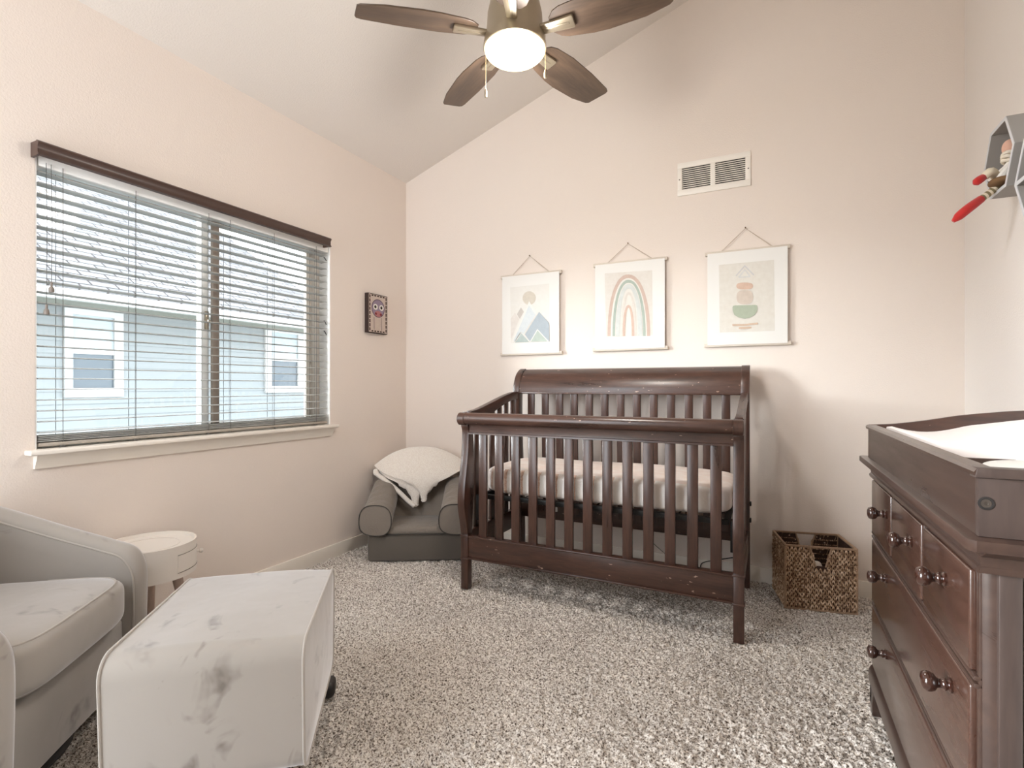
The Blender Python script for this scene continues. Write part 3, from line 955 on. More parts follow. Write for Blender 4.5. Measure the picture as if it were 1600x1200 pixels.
for k in range(4):
    y = 2.64 + k * .12; tube(bm, [(-1.43, y, .488), (-.19, y, .488)], .0035, 6)
for x in (-1.47, -.148):
    for y in (2.56, 3.07): box(bm, (x - .012, y - .012, .36), (x + .010, y + .012, .50), .002)
obj('mattress_support', bm, M_BLACK, crib)
for z in (.37, .45, .55, .63):
    bm = NB(); lathe(bm, [(0, .0015), (.0035, .001), (.004, 0)], 10, Matrix.Translation((XA1, 2.497, z)) @ Matrix.Rotation(math.pi / 2, 4, 'Y'))
    obj('bolt', bm, M_STEEL, crib)
for z in (.375, .465):
    bm = NB(); box(bm, (XB1 - .002, 3.14, z - .012), (XB1 + .008, 3.165, z + .012), .003); obj('bolt', bm, M_BLACK, crib)

# crib mattress
bm = NB()


def mf(q_):
    q_.z += .003 * math.sin(q_.x * 9) * (q_.z > 0) + .004 * math.cos(q_.y * 6) * (q_.z > 0); return q_


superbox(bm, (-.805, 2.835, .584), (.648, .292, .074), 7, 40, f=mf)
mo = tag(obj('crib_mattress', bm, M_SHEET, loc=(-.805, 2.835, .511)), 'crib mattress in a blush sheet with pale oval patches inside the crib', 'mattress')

# black cords on the wall under the crib
bm = NB(); tube(bm, catmull([ony(1095, 893, 3.27), ony(1097, 880, 3.279), ony(1120, 875, 3.280), ony(1147, 871, 3.28), ony(1170, 868, 3.28)], 6), .0028, 6)
tag(obj('power_cord', bm, M_BLACK), 'thin black cord hooking down the baseboard behind the crib', 'cord')
bm = NB(); tube(bm, catmull([ony(1010, 836, 3.29), ony(1022, 850, 3.288), ony(1040, 866, 3.278)], 6), .0018, 6)
tag(obj('power_cord', bm, M_BLACK), 'short thin black cord slanting down the wall left of the hooked cord', 'cord')

# ------------------------------------------------------------------ wicker basket
ba = math.atan2(.062, .309)
bk = thing('wicker_basket', 'rectangular brown woven wicker basket with handle cutouts by the back wall', 'basket', (.069, 2.953, 0), ba)
BW, BD, BHt = .315, .262, .315
bm = NB()
for x in (0, BW):
    for y in (0, BD):
        tube(bm, [(x, y, 0), (x, y, BHt)], .0055, 8)
for z in (.004, BHt):
    tube(bm, [(0, 0, z), (BW, 0, z), (BW, BD, z), (0, BD, z)], .0055, 8, closed=True)
# rim wrapping rings
for seg in (((0, 0), (BW, 0)), ((BW, 0), (BW, BD)), ((BW, BD), (0, BD)), ((0, BD), (0, 0))):
    a, b = Vector((*seg[0], BHt)), Vector((*seg[1], BHt)); n_ = int((b - a).length / .0065)
    for k in range(n_):
        p = a.lerp(b, (k + .5) / n_); dr = (b - a).normalized()
        t = NB(); bmesh.ops.create_circle(t, segments=8, radius=.0062, cap_ends=False); t.free()
        lathe(bm, [(.0055, -.002), (.0072, 0), (.0055, .002)], 8, Matrix.Translation(p) @ rot_to(dr), cap=False)
for x, y in ((0, 0), (BW, 0)):
    for k in range(46):
        lathe(bm, [(.0055, -.002), (.0072, 0), (.0055, .002)], 8, Matrix.Translation((x, y, .006 + k * .0067)), cap=False)
obj('basket_rim', bm, M_WICKL, bk, local=True)


def hole(s, z):                                  # trapezoid handle opening in the long faces
    if z < .22 or z > BHt - .006: return False
    half = .022 + (z - .22) / (BHt - .22) * .026
    return abs(s - BW / 2) < half


rr = random.Random(11)
bm = NB(); core = NB()
faces = [((0, 0), (1, 0), BW, True), ((0, BD), (1, 0), BW, True), ((0, 0), (0, 1), BD, False), ((BW, 0), (0, 1), BD, False)]
for (ox, oy), (dx_, dy_), Ln, hl in faces:
    nrm = (dy_, dx_)
    rows = 12; cols = int(Ln / .0185)
    for r_ in range(rows):
        z0 = .008 + r_ * (BHt - .014) / rows; dzr = (BHt - .014) / rows
        for c_ in range(cols):
            s0 = (c_ + .5) * Ln / cols
            if hl and hole(s0, z0 + dzr / 2): continue
            for sg in (-1, 1):                  # a braided V of two strands
                wv = .0035 * sg
                a = (s0 + sg * .0082 + rr.uniform(-.001, .001), z0 - .003); b = (s0 + sg * .0010, z0 + dzr * 1.10)
                off = rr.uniform(.001, .005)
                P_ = []
                for t_ in (0, .35, .7, 1):
                    s_ = a[0] + (b[0] - a[0]) * t_ + rr.uniform(-.0008, .0008); zz = a[1] + (b[1] - a[1]) * t_
                    o_ = (off + .003) * math.sin(math.pi * t_) * (1 if sg > 0 else .8)
                    o_ = -o_ if (ox, oy) == (0, 0) else o_
                    P_.append((ox + dx_ * s_ + nrm[0] * o_, oy + dy_ * s_ + nrm[1] * o_, zz))
                tube(bm, P_, [.0020, .0036, .0034, .0018], 5)
    t = NB(); n1_, n2_ = 42, 42
    for i in range(n1_):
        for j in range(n2_):
            s_, z_ = (i + .5) / n1_ * Ln, (j + .5) / n2_ * (BHt - .012) + .006
            if hl and hole(s_, z_): continue
            if rr.random() < .06: continue
            q4 = []
            for (di, dj) in ((0, 0), (1, 0), (1, 1), (0, 1)):
                s2, z2 = (i + di) / n1_ * Ln, (j + dj) / n2_ * (BHt - .012) + .006
                q4.append(t.verts.new((ox + dx_ * s2, oy + dy_ * s2, z2)))
            t.faces.new(q4)
    bmesh.ops.remove_doubles(t, verts=t.verts[:], dist=1e-5)
    merge(core, t)
obj('basket_weave', bm, M_WICK, bk, local=True)
bmesh.ops.solidify(core, geom=core.faces[:], thickness=.0018)
box(core, (.004, .004, .002), (BW - .004, BD - .004, .006))
obj('basket_core', core, M_WICKD, bk, local=True, smooth=False)
for s in (-1, 1):
    for y in (0, BD):
        bm = NB(); tube(bm, [(BW / 2 + s * .022, y - .003 * (y == 0), .220), (BW / 2 + s * .048, y - .003 * (y == 0), BHt)], .0042, 8)
        obj('handle_edging', bm, M_WICKL, bk, local=True)
bm = NB(); rr = random.Random(4)
Bm = WM[bk]


def lump(name, c, h, mat, label, cat, e=2.6, seed=0):
    b_ = NB(); r5 = random.Random(seed); ph = [r5.uniform(0, 6) for _ in range(6)]
    def f(q_):
        k = 1 + .07 * math.sin(q_.x * 60 + ph[0]) + .06 * math.sin(q_.y * 70 + ph[1]) + .06 * math.sin(q_.z * 65 + ph[2]); return q_ * k
    superbox(b_, (0, 0, 0), h, e, 12, f=f)
    wc = Bm @ Vector(c)
    o = obj(name, b_, mat, loc=None); o.location = wc
    return tag(o, label, cat)


lump('stuffed_toy', (.150, .055, .186), (.034, .030, .040), M_FLEECE, 'small cream plush toy at the front of the wicker basket', 'toy', seed=1)
lump('folded_blanket', (.160, .130, .085), (.135, .095, .075), Mat('brown_knit', srgb(120, 76, 60), .95).m, 'brown folded blanket lying in the wicker basket', 'blanket', 4, seed=2)
lump('plush_ball', (.215, .060, .180), (.024, .024, .026), M_FLEECE, 'little white plush ball beside the cream toy in the basket', 'toy', seed=3)

# ------------------------------------------------------------------ dresser
dr = thing('dresser', 'dark wood changing dresser with turned round knobs along the right wall', 'dresser', (.58, 1.62, 0))
Y0, Y1, X0, X1 = 1.135, 2.150, .318, .835
bm = NB()
prism(bm, [(X0 + .004, Y0 + .010), (X0 + .016, Y0), (X1, Y0), (X1, Y1), (X0 + .008, Y1)], 'z', .115, .815)
box(bm, (X0, Y0 + .012, .155), (X0 + .012, Y0 + .026, .802), .003)       # corner stile beads
box(bm, (X0, Y1 - .012, .155), (X0 + .012, Y1, .802), .003)
for z in (.605, .376): # rails between rows: double bead
    for dz_ in (-.011, .002): box(bm, (X0 - .007, Y0 + .012, z + dz_), (X0 + .012, Y1 - .002, z + dz_ + .009), .003)
for z in (.795,): box(bm, (X0 - .006, Y0 + .010, z), (X0 + .012, Y1, z + .009), .003)
for y in (1.484, 1.823): box(bm, (X0 - .002, y - .010, .612), (X0 + .012, y + .010, .80), .003)
obj('cabinet_body', bm, M_DRB, dr)
bm = NB()                                      # planked end panel with stiles
xx = X0 + .020
for w_ in (.034, .085, .085, .085, .085, .085):
    box(bm, (xx, Y0 - .007, .135), (xx + w_ - .003, Y0 + .004, .800), .0025); xx += w_
obj('end_panel', bm, M_DRZ, dr)
bm = NB()
prism(bm, [(X0 - .010, .800), (X0 - .012, .806), (X0 - .010, .811), (X0 - .006, .813), (X0 - .008, .826), (X0 - .018, .840), (X0 - .022, .846), (X1, .846), (X1, .800)], 'y', Y0 - .016, Y1 + .012)
prism(bm, [(Y0 - .0165, .8005), (Y0 - .018, .806), (Y0 - .0165, .811), (Y0 - .012, .813), (Y0 - .014, .826), (Y0 - .040, .838), (Y0 - .050, .8455), (Y0, .8455), (Y0, .8005)], 'x', X0 - .006, X1 - .001)
obj('crown_moulding', bm, M_DRB, dr)
SX0 = .282
bm = NB()
prism(bm, [(SX0 + .010, 1.062), (X1 + .01, 1.062), (X1 + .01, 2.20), (SX0 + .010, 2.20), (SX0, 2.19), (SX0, 1.074)], 'z', .8465, .866, .003)
obj('dresser_top', bm, M_DRB, dr)
bm = NB()
prism(bm, [(X0 - .014, .102), (X0 - .014, .135), (X0 - .008, .150), (X0 + .0, .158), (X0 + .03, .158), (X0 + .03, .102)], 'y', Y0 - .008, Y1 + .008)
prism(bm, [(Y0 - .012, .102), (Y0 - .012, .135), (Y0 - .004, .150), (Y0 + .02, .150), (Y0 + .02, .102)], 'x', X0 - .012, X1)
obj('base_moulding', bm, M_DRB, dr)
FT = [(0, .104), (.075, .104), (.068, .080), (.052, .068), (.044, .045), (.046, .020), (.040, 0), (.006, 0), (.0, .03)]
for (yy, sg) in ((Y0 - .006, 1), (Y1 + .006, -1)):
    for xf in (X0 - .010, X1 - .09):
        bm = NB(); prism(bm, [(yy + sg * a, z) for a, z in FT], 'x', xf, xf + .028, .003)
        prism(bm, [(xf + (a if xf < .5 else .08 - a), z) for a, z in FT], 'y', min(yy, yy + sg * .028), max(yy, yy + sg * .028), .003)
        obj('bracket_foot', bm, M_DRB, dr)


def knob(y, z, par, x):
    b_ = NB()
    lathe(b_, [(0, 0), (.0135, 0), (.014, .004), (.010, .007), (.0115, .010), (.0115, .012), (.009, .014), (.008, .019), (.0095, .023), (.0155, .027), (.0185, .034), (.0185, .040), (.0155, .0455), (.008, .0485), (0, .049)], 28,
          Matrix.Translation((x, y, z)) @ Matrix.Rotation(-math.pi / 2, 4, 'Y'))
    obj('knob', b_, M_KNOB, par)


rows = [(.616, .792, [(1.166, 1.472, [1.300]), (1.496, 1.811, [1.575]), (1.835, 2.136, [1.880])]),
        (.388, .592, [(1.166, 2.136, [1.262, 1.880])]),
        (.166, .364, [(1.166, 2.136, [1.262, 1.880])])]
for z0, z1, ds in rows:
    for y0, y1, ks in ds:
        bm = NB(); box(bm, (X0 - .008, y0, z0), (X0 + .010, y1, z1), .005, 3)
        dd_ = obj('drawer', bm, M_DRW, dr)
        for ky in ks: knob(ky, (z0 + z1) / 2 + (.026 if z0 > .6 else .05), dd_, X0 - .008)

# changing tray on the dresser
TX0, TX1, TY0, TY1, TZ0, TZ1 = .302, .835, 1.090, 2.150, .8665, .968
ct = thing('changing_tray', 'dark wooden changing tray with curved end board on top of the dresser', 'changing tray', (.57, 1.62, TZ0))
bm = NB(); box(bm, (TX0 + .0005, TY0 + .017, TZ0), (TX0 + .020, TY1 - .017, TZ1 - .001), .0)
obj('front_board', bm, M_DRB, ct)
bm = NB()
prism(bm, [(TX0 - .005, TZ1 - .004), (TX0 - .007, TZ1 + .003), (TX0 - .003, TZ1 + .009), (TX0 + .020, TZ1 + .010), (TX0 + .026, TZ1 + .004), (TX0 + .024, TZ1 - .004)], 'y', TY0 - .004, TY1 + .002)
obj('cap_rail', bm, M_DRB, ct)
bm = NB(); box(bm, (TX0, TY0, TZ0), (TX0 + .25, TY0 + .018, TZ1 - .002), .003)
ec = [(TX0 + .0, .978), (.377, .984), (.462, .998), (.544, 1.015), (.638, 1.028), (.698, 1.034), (.76, 1.036), (TX1, 1.036)]
ec2 = [(p.x, p.y) for p in catmull([(a, b, 0) for a, b in ec], 5)]
def endb(b_, ya, yb): prism(b_, [(TX0, TZ0), (TX1, TZ0)] + ec2[::-1], 'y', ya, yb, .002)
endb(bm, TY0 + .001, TY0 + .018)
bm.free(); bm = NB()
ec3 = [(a, .966 + (b - .978) * (1 if a > .40 else .0)) for a, b in ec2]
prism(bm, [(TX0, TZ0), (TX1, TZ0)] + ec3[::-1], 'y', TY0, TY0 + .018, .002)
prism(bm, [(TX0 - .006, TZ1 - .006), (.40, TZ1 - .006), (.40, TZ1 + .010), (TX0 - .003, TZ1 + .010)], 'y', TY0 - .006, TY0 + .022, .002)
obj('near_end_board', bm, M_DRZ, ct)
bm = NB(); endb(bm, TY1 - .018, TY1); obj('far_end_board', bm, M_WX, ct)
bm = NB(); box(bm, (TX1 - .018, TY0 + .018, TZ0), (TX1, TY1 - .018, 1.036), .003); obj('back_board', bm, M_DRB, ct)
bm = NB(); box(bm, (TX0 + .020, 1.440, TZ0), (TX1 - .018, 1.456, .955), .002); obj('divider', bm, M_DRB, ct)
bm = NB(); Mx = Matrix.Translation((.311, TY0, .921)) @ Matrix.Rotation(math.pi / 2, 4, 'X')
lathe(bm, [(.0105, .0), (.0108, .0012), (.0075, .0016), (.006, .0005)], 24, Mx, cap=False)
obj('bolt_ring', bm, M_BLACK, ct)
bm = NB(); lathe(bm, [(.0072, .0002), (.0068, .002), (.003, .002), (.0025, -.002), (0, -.002)], 24, Mx); obj('bolt', bm, M_STEEL, ct)
bm = NB(); TB = TZ0 + .002


def padsec(x):
    t_ = (x - .335) / (.805 - .335)
    return .985 - .022 * math.sin(min(1, t_ * 2.2) * math.pi) * (t_ < .46) + .045 * max(0, t_ - .45) / .55


def padf(u, v):
    x = .332 + .475 * u; y = 1.468 + (2.110 - 1.468) * v
    e = min(1, min(u, 1 - u) / .05, min(v, 1 - v) / .03); e = math.sqrt(max(0, 1 - (1 - e) ** 2))
    return Vector((x, y, TB + .055 + (padsec(x) - TB - .055) * e))


grid(bm, padf, 36, 36)
t = bm; 
pts = [(.332, TB), (.807, TB), (.807, TB + .056), (.332, TB + .056)]
prism(bm, pts, 'y', 1.468, 2.110)
tag(obj('changing_pad', bm, M_PAD, loc=(.57, 1.79, TB)), 'white contoured changing pad lying in the dark wooden tray', 'changing pad')
wp = thing('wipes_box', 'white rounded wipes box at the near end of the changing tray', 'wipes box', (.49, 1.275, TB))
bm = NB()
wb = [(.375 + .0, 1.215), (.60, 1.205), (.60, 1.365), (.385, 1.362)]
superbox(bm, (.49, 1.285, .9085), (.118, .090, .040), 5, 14); obj('box_body', bm, M_PLASTIC, wp)
bm = NB(); superbox(bm, (.49, 1.285, .952), (.122, .094, .016), 3, 14); lid = obj('lid', bm, M_PLASTIC, wp)
bm = NB(); box(bm, (.44, 1.355, .955), (.48, 1.385, .970), .004); obj('lid_latch', bm, M_PLASTIC, wp)

# ------------------------------------------------------------------ hexagon shelves and doll
def hexpts(cy, cz, a): return [(cy + a * math.cos(math.pi / 3 * k), cz + a * math.sin(math.pi / 3 * k)) for k in range(6)]


def hexshelf(label, cy, cz, a, divider=False):
    t = thing('hexagon_shelf', label, 'shelf', (XR, cy, cz - a * .87), group='grey hexagon wall shelves')
    x0 = .762
    O, I = hexpts(cy, cz, a), hexpts(cy, cz, a - .014)
    bm = NB()
    for k in range(6):
        j = (k + 1) % 6
        tb = NB(); P_ = [O[k], O[j], I[j], I[k]]
        prism(bm, P_, 'x', x0 + .001, XR)
    obj('shelf_box', bm, M_GREYP, t, smooth=False)
    bm = NB()
    for k in range(6):
        j = (k + 1) % 6; prism(bm, [O[k], O[j], I[j], I[k]], 'x', x0 - .001, x0 + .001)
    if divider:
        box(bm, (x0 - .001, cy - a + .01, cz - .007), (x0 + .001, cy + a - .01, cz + .007))
    obj('front_edge', bm, M_GREYE, t, smooth=False)
    if divider:
        bm = NB(); box(bm, (x0 + .001, cy - a + .01, cz - .007), (XR, cy + a - .01, cz + .007)); obj('middle_board', bm, M_GREYP, t, smooth=False)
    return t


hexshelf('grey hexagon wall shelf with a red-stockinged doll sitting inside', 2.549, 1.955, .146)
hexshelf('grey hexagon wall shelf with middle board, cut by the right picture edge', 2.252, 1.806, .150, True)
doll = thing('rag_doll', 'rag doll with striped legs and red stockings sitting in the hexagon shelf', 'doll', (.80, 2.53, 1.85))
seat = Vector((.800, 2.545, 1.875))
bm = NB()
superbox(bm, (.802, 2.545, 1.905), (.026, .032, .040), 2.4, 10)
tube(bm, catmull([(.802, 2.545, 1.93), (.800, 2.545, 1.955)], 3), [.012, .012], 10)
tube(bm, catmull([(.800, 2.56, 1.928), (.785, 2.60, 1.915), (.750, 2.585, 1.900)], 5), [.015] * 11, 8)
tube(bm, catmull([(.800, 2.53, 1.925), (.775, 2.520, 1.895), (.760, 2.530, 1.872)], 5), [.014] * 11, 8)
obj('doll_body', bm, Mat('white_doll_cloth', srgb(226, 222, 216), .9).m, doll)
bm = NB(); superbox(bm, (.796, 2.545, 1.990), (.024, .026, .030), 2.2, 12)
hd = obj('doll_head', bm, Mat('doll_skin_cloth', srgb(214, 170, 150), .9).m, doll)
bm = NB()
for k, z in enumerate((1.965, 1.953, 1.941)):
    tube(bm, [(.796 + .022 * math.cos(a), 2.545 + .024 * math.sin(a), z + .004 * math.sin(a * 2 + k)) for a in [i * math.pi / 8 for i in range(16)]], .0065, 8, closed=True)
obj('scarf', bm, Mat('cream_scarf', srgb(222, 212, 196), .9).m, doll)
bm = NB(); superbox(bm, (.775, 2.545, 1.868), (.042, .045, .016), 2.3, 10)
obj('skirt', bm, Mat('brown_skirt', srgb(122, 92, 62), .9).m, doll)
# legs: striped upper, red stocking
LA = [Vector((.770, 2.560, 1.866)), onx(1548, 300, .745), onx(1533, 311, .715), onx(1510, 328, .665), onx(1489, 346, .625)]
bm = NB(); P_ = catmull(LA[:3], 8)
mcream, mtan = Mat('cream_stripe', srgb(224, 212, 190), .9).m, Mat('olive_stripe', srgb(132, 118, 88), .9).m
for k in range(len(P_) - 1):
    tube(bm, [P_[k], P_[k + 1]], .0125, 10, mi=(k // 2) % 2)
obj('striped_leg', bm, [mcream, mtan], doll)
M_RED = Mat('red_knit', srgb(186, 34, 30), .85, Sheen_Weight=.3).m
bm = NB(); P_ = catmull(LA[2:], 8); n_ = len(P_)
tube(bm, P_, [.0145 + .003 * math.sin(math.pi * k / (n_ - 1)) - .008 * max(0, (k / (n_ - 1) - .8) / .2) for k in range(n_)], 12)
obj('red_stocking', bm, M_RED, doll)
LB = [Vector((.770, 2.585, 1.895)), onx(1549, 268, .74), onx(1538, 276, .72), onx(1529, 282, .70), onx(1521, 288, .685)]
bm = NB(); P_ = catmull(LB[:3], 5); tube(bm, P_, [.015] * len(P_), 10); obj('other_leg', bm, mcream, doll)
bm = NB(); P_ = catmull(LB[2:], 6); n_ = len(P_)
tube(bm, P_, [.012 + .003 * math.sin(math.pi * k / (n_ - 1)) - .008 * max(0, (k / (n_ - 1) - .8) / .2) for k in range(n_)], 12); obj('red_shoe', bm, M_RED, doll)

# ------------------------------------------------------------------ child's armchair with a blanket
ka = math.atan2(.496, .868)
kc = thing('kids_armchair', 'small charcoal slipcovered child armchair in the corner beside the crib', 'armchair', (-2.271, 2.552, 0), ka)
KW, KD = .60, .46
bm = NB(); box(bm, (0, 0, 0), (KW, KD, .172), .018, 3); obj('base_skirt', bm, Mat('charcoal_skirt', srgb(94, 87, 80), .92, Sheen_Weight=.2).m, kc, local=True)
bm = NB(); box(bm, (.10, .0, .165), (KW - .10, .36, .215), .022, 4); obj('seat_cushion', bm, M_TWILL, kc, local=True)
bm = NB()
tube(bm, [(-.0, -.004, .174), (KW, -.004, .174)], .004, 8); obj('seat_piping', bm, M_TWILLP, kc, local=True)
for sx in (0, 1):
    cx = .052 if sx == 0 else KW - .052
    def armf(u, v):
        a = 2 * math.pi * u; y = -.022 + .36 * v
        rx = .100 - .012 * v; rz = .098 + .008 * v
        zc_ = .268 + .105 * v ** 1.3
        ca, sa = math.cos(a), math.sin(a)
        x = cx + rx * math.copysign(abs(ca) ** .85, ca); z = zc_ + rz * math.copysign(abs(sa) ** .9, sa)
        if sa < 0 and abs(ca) > .0: z = zc_ + (rz * 1.0) * -abs(sa) ** .75
        z += .003 * math.sin(v * 30 + u * 20)
        return Vector((x + .0, y, max(z, .168)))
    bm = NB(); grid(bm, armf, 40, 16)
    t = NB(); fr = [t.verts.new(armf(i / 40, 0)) for i in range(40)]
    cvert = t.verts.new((cx, -.036, .262))
    mid = [t.verts.new(Vector((cx, 0, .262)).lerp(armf(i / 40, 0), .62) + Vector((0, -.010, 0))) for i in range(40)]
    for i in range(40):
        j = (i + 1) % 40
        t.faces.new((fr[i], fr[j], mid[j], mid[i])); t.faces.new((mid[i], mid[j], cvert))
    merge(bm, t)
    bmesh.ops.remove_doubles(bm, verts=bm.verts[:], dist=1e-4)
    am_ = obj('arm', bm, M_TWILL, kc, local=True)
    bm = NB(); tube(bm, [armf(i / 40, 0) * 1.0 + Vector((0, -.001, 0)) for i in range(40)], .0035, 6, closed=True)
    obj('arm_piping', bm, M_TWILLP, am_, local=True)
bm = NB()


def backf(u, v):
    a = 2 * math.pi * u
    ca, sa = math.cos(a), math.sin(a)
    hw = .262 - .03 * v
    x = KW / 2 + hw * math.copysign(abs(ca) ** .5, ca) * (1 - .38 * max(0, v - .55) ** 1.5 * 2.0)
    y = .385 + .06 * v + (.085 - .035 * v) * math.copysign(abs(sa) ** .6, sa)
    z = .165 + .44 * v - .13 * (abs(x - KW / 2) / .27) ** 2.2 * v
    return Vector((x, y, z))


grid(bm, backf, 44, 16)
t = NB(); ring = [t.verts.new(backf(i / 44, 1)) for i in range(44)]; cv = t.verts.new((KW / 2, .445, .628))
for i in range(44): t.faces.new((ring[i], ring[(i + 1) % 44], cv))
merge(bm, t); bmesh.ops.remove_doubles(bm, verts=bm.verts[:], dist=1e-4)
obj('backrest', bm, M_TWILL, kc, local=True)

# fleece throw: folded corner hanging over the chair back
Km = WM[kc]


def throw(bm, off, tip, spread, zoff):
    # u across (0..1), v from back edge (0) over the top (.4) to the hanging point (1)
    def f(u, v):
        s = (u - .5) * 2
        topz = .652 + zoff - .125 * abs(s) ** 2.2
        x = KW / 2 - .012 + s * spread
        if v < .35:
            t_ = v / .35; y = .50 - .10 * t_; z = topz - .10 * (1 - t_) ** 2
            y += .02
            return Vector((x, y, z))
        t_ = (v - .35) / .65
        w_ = 1 - t_ ** 1.35                      # narrows toward the point
        low = tip[1]
        x = KW / 2 - .012 + (s * spread) * w_ + (tip[0] - KW / 2 + .012) * t_
        zt = topz + (low - .54) * 0
        z = topz - (.652 + zoff - .125 * 0 - low) * t_ * (1 - .68 * abs(s) ** 1.6) - .0
        z = max(z, low)
        y = .42 - .135 * math.sin(min(1, t_ * 1.35) * math.pi / 2) - .015 * t_ + off
        y -= .014 * math.cos(s * 1.4) * math.sin(math.pi * t_)
        z += .002 * math.sin(s * 17 + t_ * 9)
        return Vector((x, y, z))
    grid(bm, f, 56, 56, thick=.012)


th = thing('fleece_throw', 'cream sherpa throw folded over the back of the small charcoal armchair', 'throw blanket', tuple(Km @ Vector((KW / 2, .42, .52))), ka)
bm = NB(); throw(bm, -.018, (.330, .325), .318, .016); bm.transform(Km); obj('upper_layer', bm, M_FLEECE, th)
bm = NB(); throw(bm, 0, (.262, .288), .300, 0); bm.transform(Km); obj('lower_layer', bm, M_FLEECE, th)
bm = NB()
ed = catmull([(-.018, .36, .520), (-.005, .335, .500), (.06, .30, .462), (.14, .28, .40), (.21, .265, .335), (.262, .258, .292)], 6)
tube(bm, ed, [.020] * 6 + [.016] * (len(ed) - 6), 10); bm.transform(Km); obj('rolled_edge', bm, M_FLEECE, th)

# ------------------------------------------------------------------ round side table
tb_ = thing('round_side_table', 'round white side table with small drawer between wall and glider', 'side table', (-2.350, 1.305, 0))
TR, TZt, TZb = .172, .452, .318
Tt = Matrix.Translation((-2.350, 1.305, 0))
bm = NB(); lathe(bm, [(0, TZb), (TR, TZb), (TR, TZt), (TR - .008, TZt), (TR - .008, TZt - .014), (0, TZt - .014)], 64, Tt)
obj('drum_body', bm, M_TABLE, tb_, angle=30)
bm = NB(); lathe(bm, [(.112, TZt - .0135), (.112, TZt - .012), (.108, TZt - .012), (.108, TZt - .0135)], 48, Tt, cap=False); obj('top_ring', bm, M_TABLE, tb_)
dirk = -0.52                                    # drawer faces this way
def arcpanel(b_, a0, a1, r0, r1, z0, z1, n=16):
    pts = [(-2.350 + r1 * math.cos(a0 + (a1 - a0) * i / n), 1.305 + r1 * math.sin(a0 + (a1 - a0) * i / n)) for i in range(n + 1)]
    pts += [(-2.350 + r0 * math.cos(a1 + (a0 - a1) * i / n), 1.305 + r0 * math.sin(a1 + (a0 - a1) * i / n)) for i in range(n + 1)]
    prism(b_, pts, 'z', z0, z1)
bm = NB(); arcpanel(bm, .09, 1.9, TR - .004, TR + .0015, TZb + .026, TZt - .040); tdw = obj('drawer', bm, M_TABLE, tb_)
bm = NB(); arcpanel(bm, .09, 1.9, TR - .004, TR + .0018, TZt - .039, TZt - .0375); arcpanel(bm, .09, 1.9, TR - .004, TR + .0018, TZb + .022, TZb + .0235); obj('drawer_gap', bm, Mat('gap_shadow_grey', srgb(120, 112, 105), .9).m, tdw)
ka2 = .98
kd = Vector((math.cos(ka2), math.sin(ka2), 0))
bm = NB(); lathe(bm, [(.006, -.006), (.006, .008), (.010, .011), (.011, .018), (.007, .024), (0, .025)], 20, Matrix.Translation(Vector((-2.350, 1.305, .388)) + kd * TR) @ rot_to(kd)); obj('knob', bm, M_TABLE, tdw)
for a in (-.75, .95, 2.6, 4.1):
    d0 = Vector((math.cos(a), math.sin(a), 0)); c0 = Vector((-2.350, 1.305, 0))
    bm = NB(); tube(bm, [c0 + d0 * .095 + Vector((0, 0, TZb)), c0 + d0 * .150], [.021, .013], 16); obj('leg', bm, M_LEG, tb_)

# ------------------------------------------------------------------ ottoman
e1 = Vector((.613, -.790, 0)); e2 = Vector((.790, .613, 0))
ra = math.atan2(e1.y, e1.x)                     # local x = long direction, local y = e2 direction
oc = Vector((-1.800, 1.150, 0))                 # far-left corner
ot = thing('ottoman', 'light grey velvet gliding ottoman in front of the glider chair', 'ottoman', tuple(oc), ra)
OL, OW = .592, .462
OT = .452


def oprof(ins=0):
    r = .055; P_ = []
    # long profile (x,z): bottom corners rounded, top-near corner softer
    cs = [(r + ins, OT - r - ins, r, math.pi, math.pi / 2), (OL - r - ins, OT - r - ins, r, math.pi / 2, 0), (OL - .05 - ins, .105 + .05 + ins, .05, 0, -math.pi / 2), (.05 + ins, .105 + .05 + ins, .05, -math.pi / 2, -math.pi)]
    for cx, cz, rr_, a0, a1 in cs:
        for i in range(9):
            a = a0 + (a1 - a0) * i / 8; P_.append((cx + rr_ * math.cos(a), cz + rr_ * math.sin(a)))
    return P_


def taper(P_):                                  # sides lean in slightly towards the bottom
    return [(x + (OT - z) * .05 * (1 if x < OL / 2 else -1), z) for x, z in P_]


PR = taper(oprof())
bm = NB(); nseg = 14; rings = []
t = NB()
for k in range(nseg + 1):
    v = k / nseg; bul = .006 * math.sin(math.pi * v)
    ring = []
    for (x, z) in PR:
        zz = z + (bul + .0 if z > OT - .02 else 0) + .0015 * math.sin(x * 31 + v * 9) * (z > .4)
        xx_ = x + bul * 1.2 * (1 if x > OL / 2 else -1)
        ring.append(t.verts.new((xx_, OW * v, zz)))
    rings.append(ring)
n_ = len(PR)
for a, b in zip(rings, rings[1:]):
    for i in range(n_): t.faces.new((a[i], a[(i + 1) % n_], b[(i + 1) % n_], b[i]))
for ring, sg in ((rings[0], -1), (rings[-1], 1)):
    yc = 0 if sg < 0 else OW
    prev = ring
    for s_, o_ in ((.8, .006), (.45, .012), (.12, .014)):
        cur = [t.verts.new(Vector((OL / 2, yc, .30)).lerp(v.co, s_) + Vector((0, sg * o_ + (v.co.y - yc) * 0, 0))) for v in ring]
        for v, r0 in zip(cur, ring): v.co.y = yc + sg * o_
        for i in range(n_): t.faces.new((prev[i], prev[(i + 1) % n_], cur[(i + 1) % n_], cur[i]))
        prev = cur
    t.faces.new(prev)
merge(bm, t)
obj('cushion_body', bm, M_VEL, ot, local=True)
for y in (0, OW):
    bm = NB(); tube(bm, [(x, y, z) for x, z in PR], .0042, 8, closed=True); obj('piping', bm, M_PIPE, ot, local=True)
bm = NB()
box(bm, (.09, .09, .04), (OL - .09, OW - .09, .12), .01)
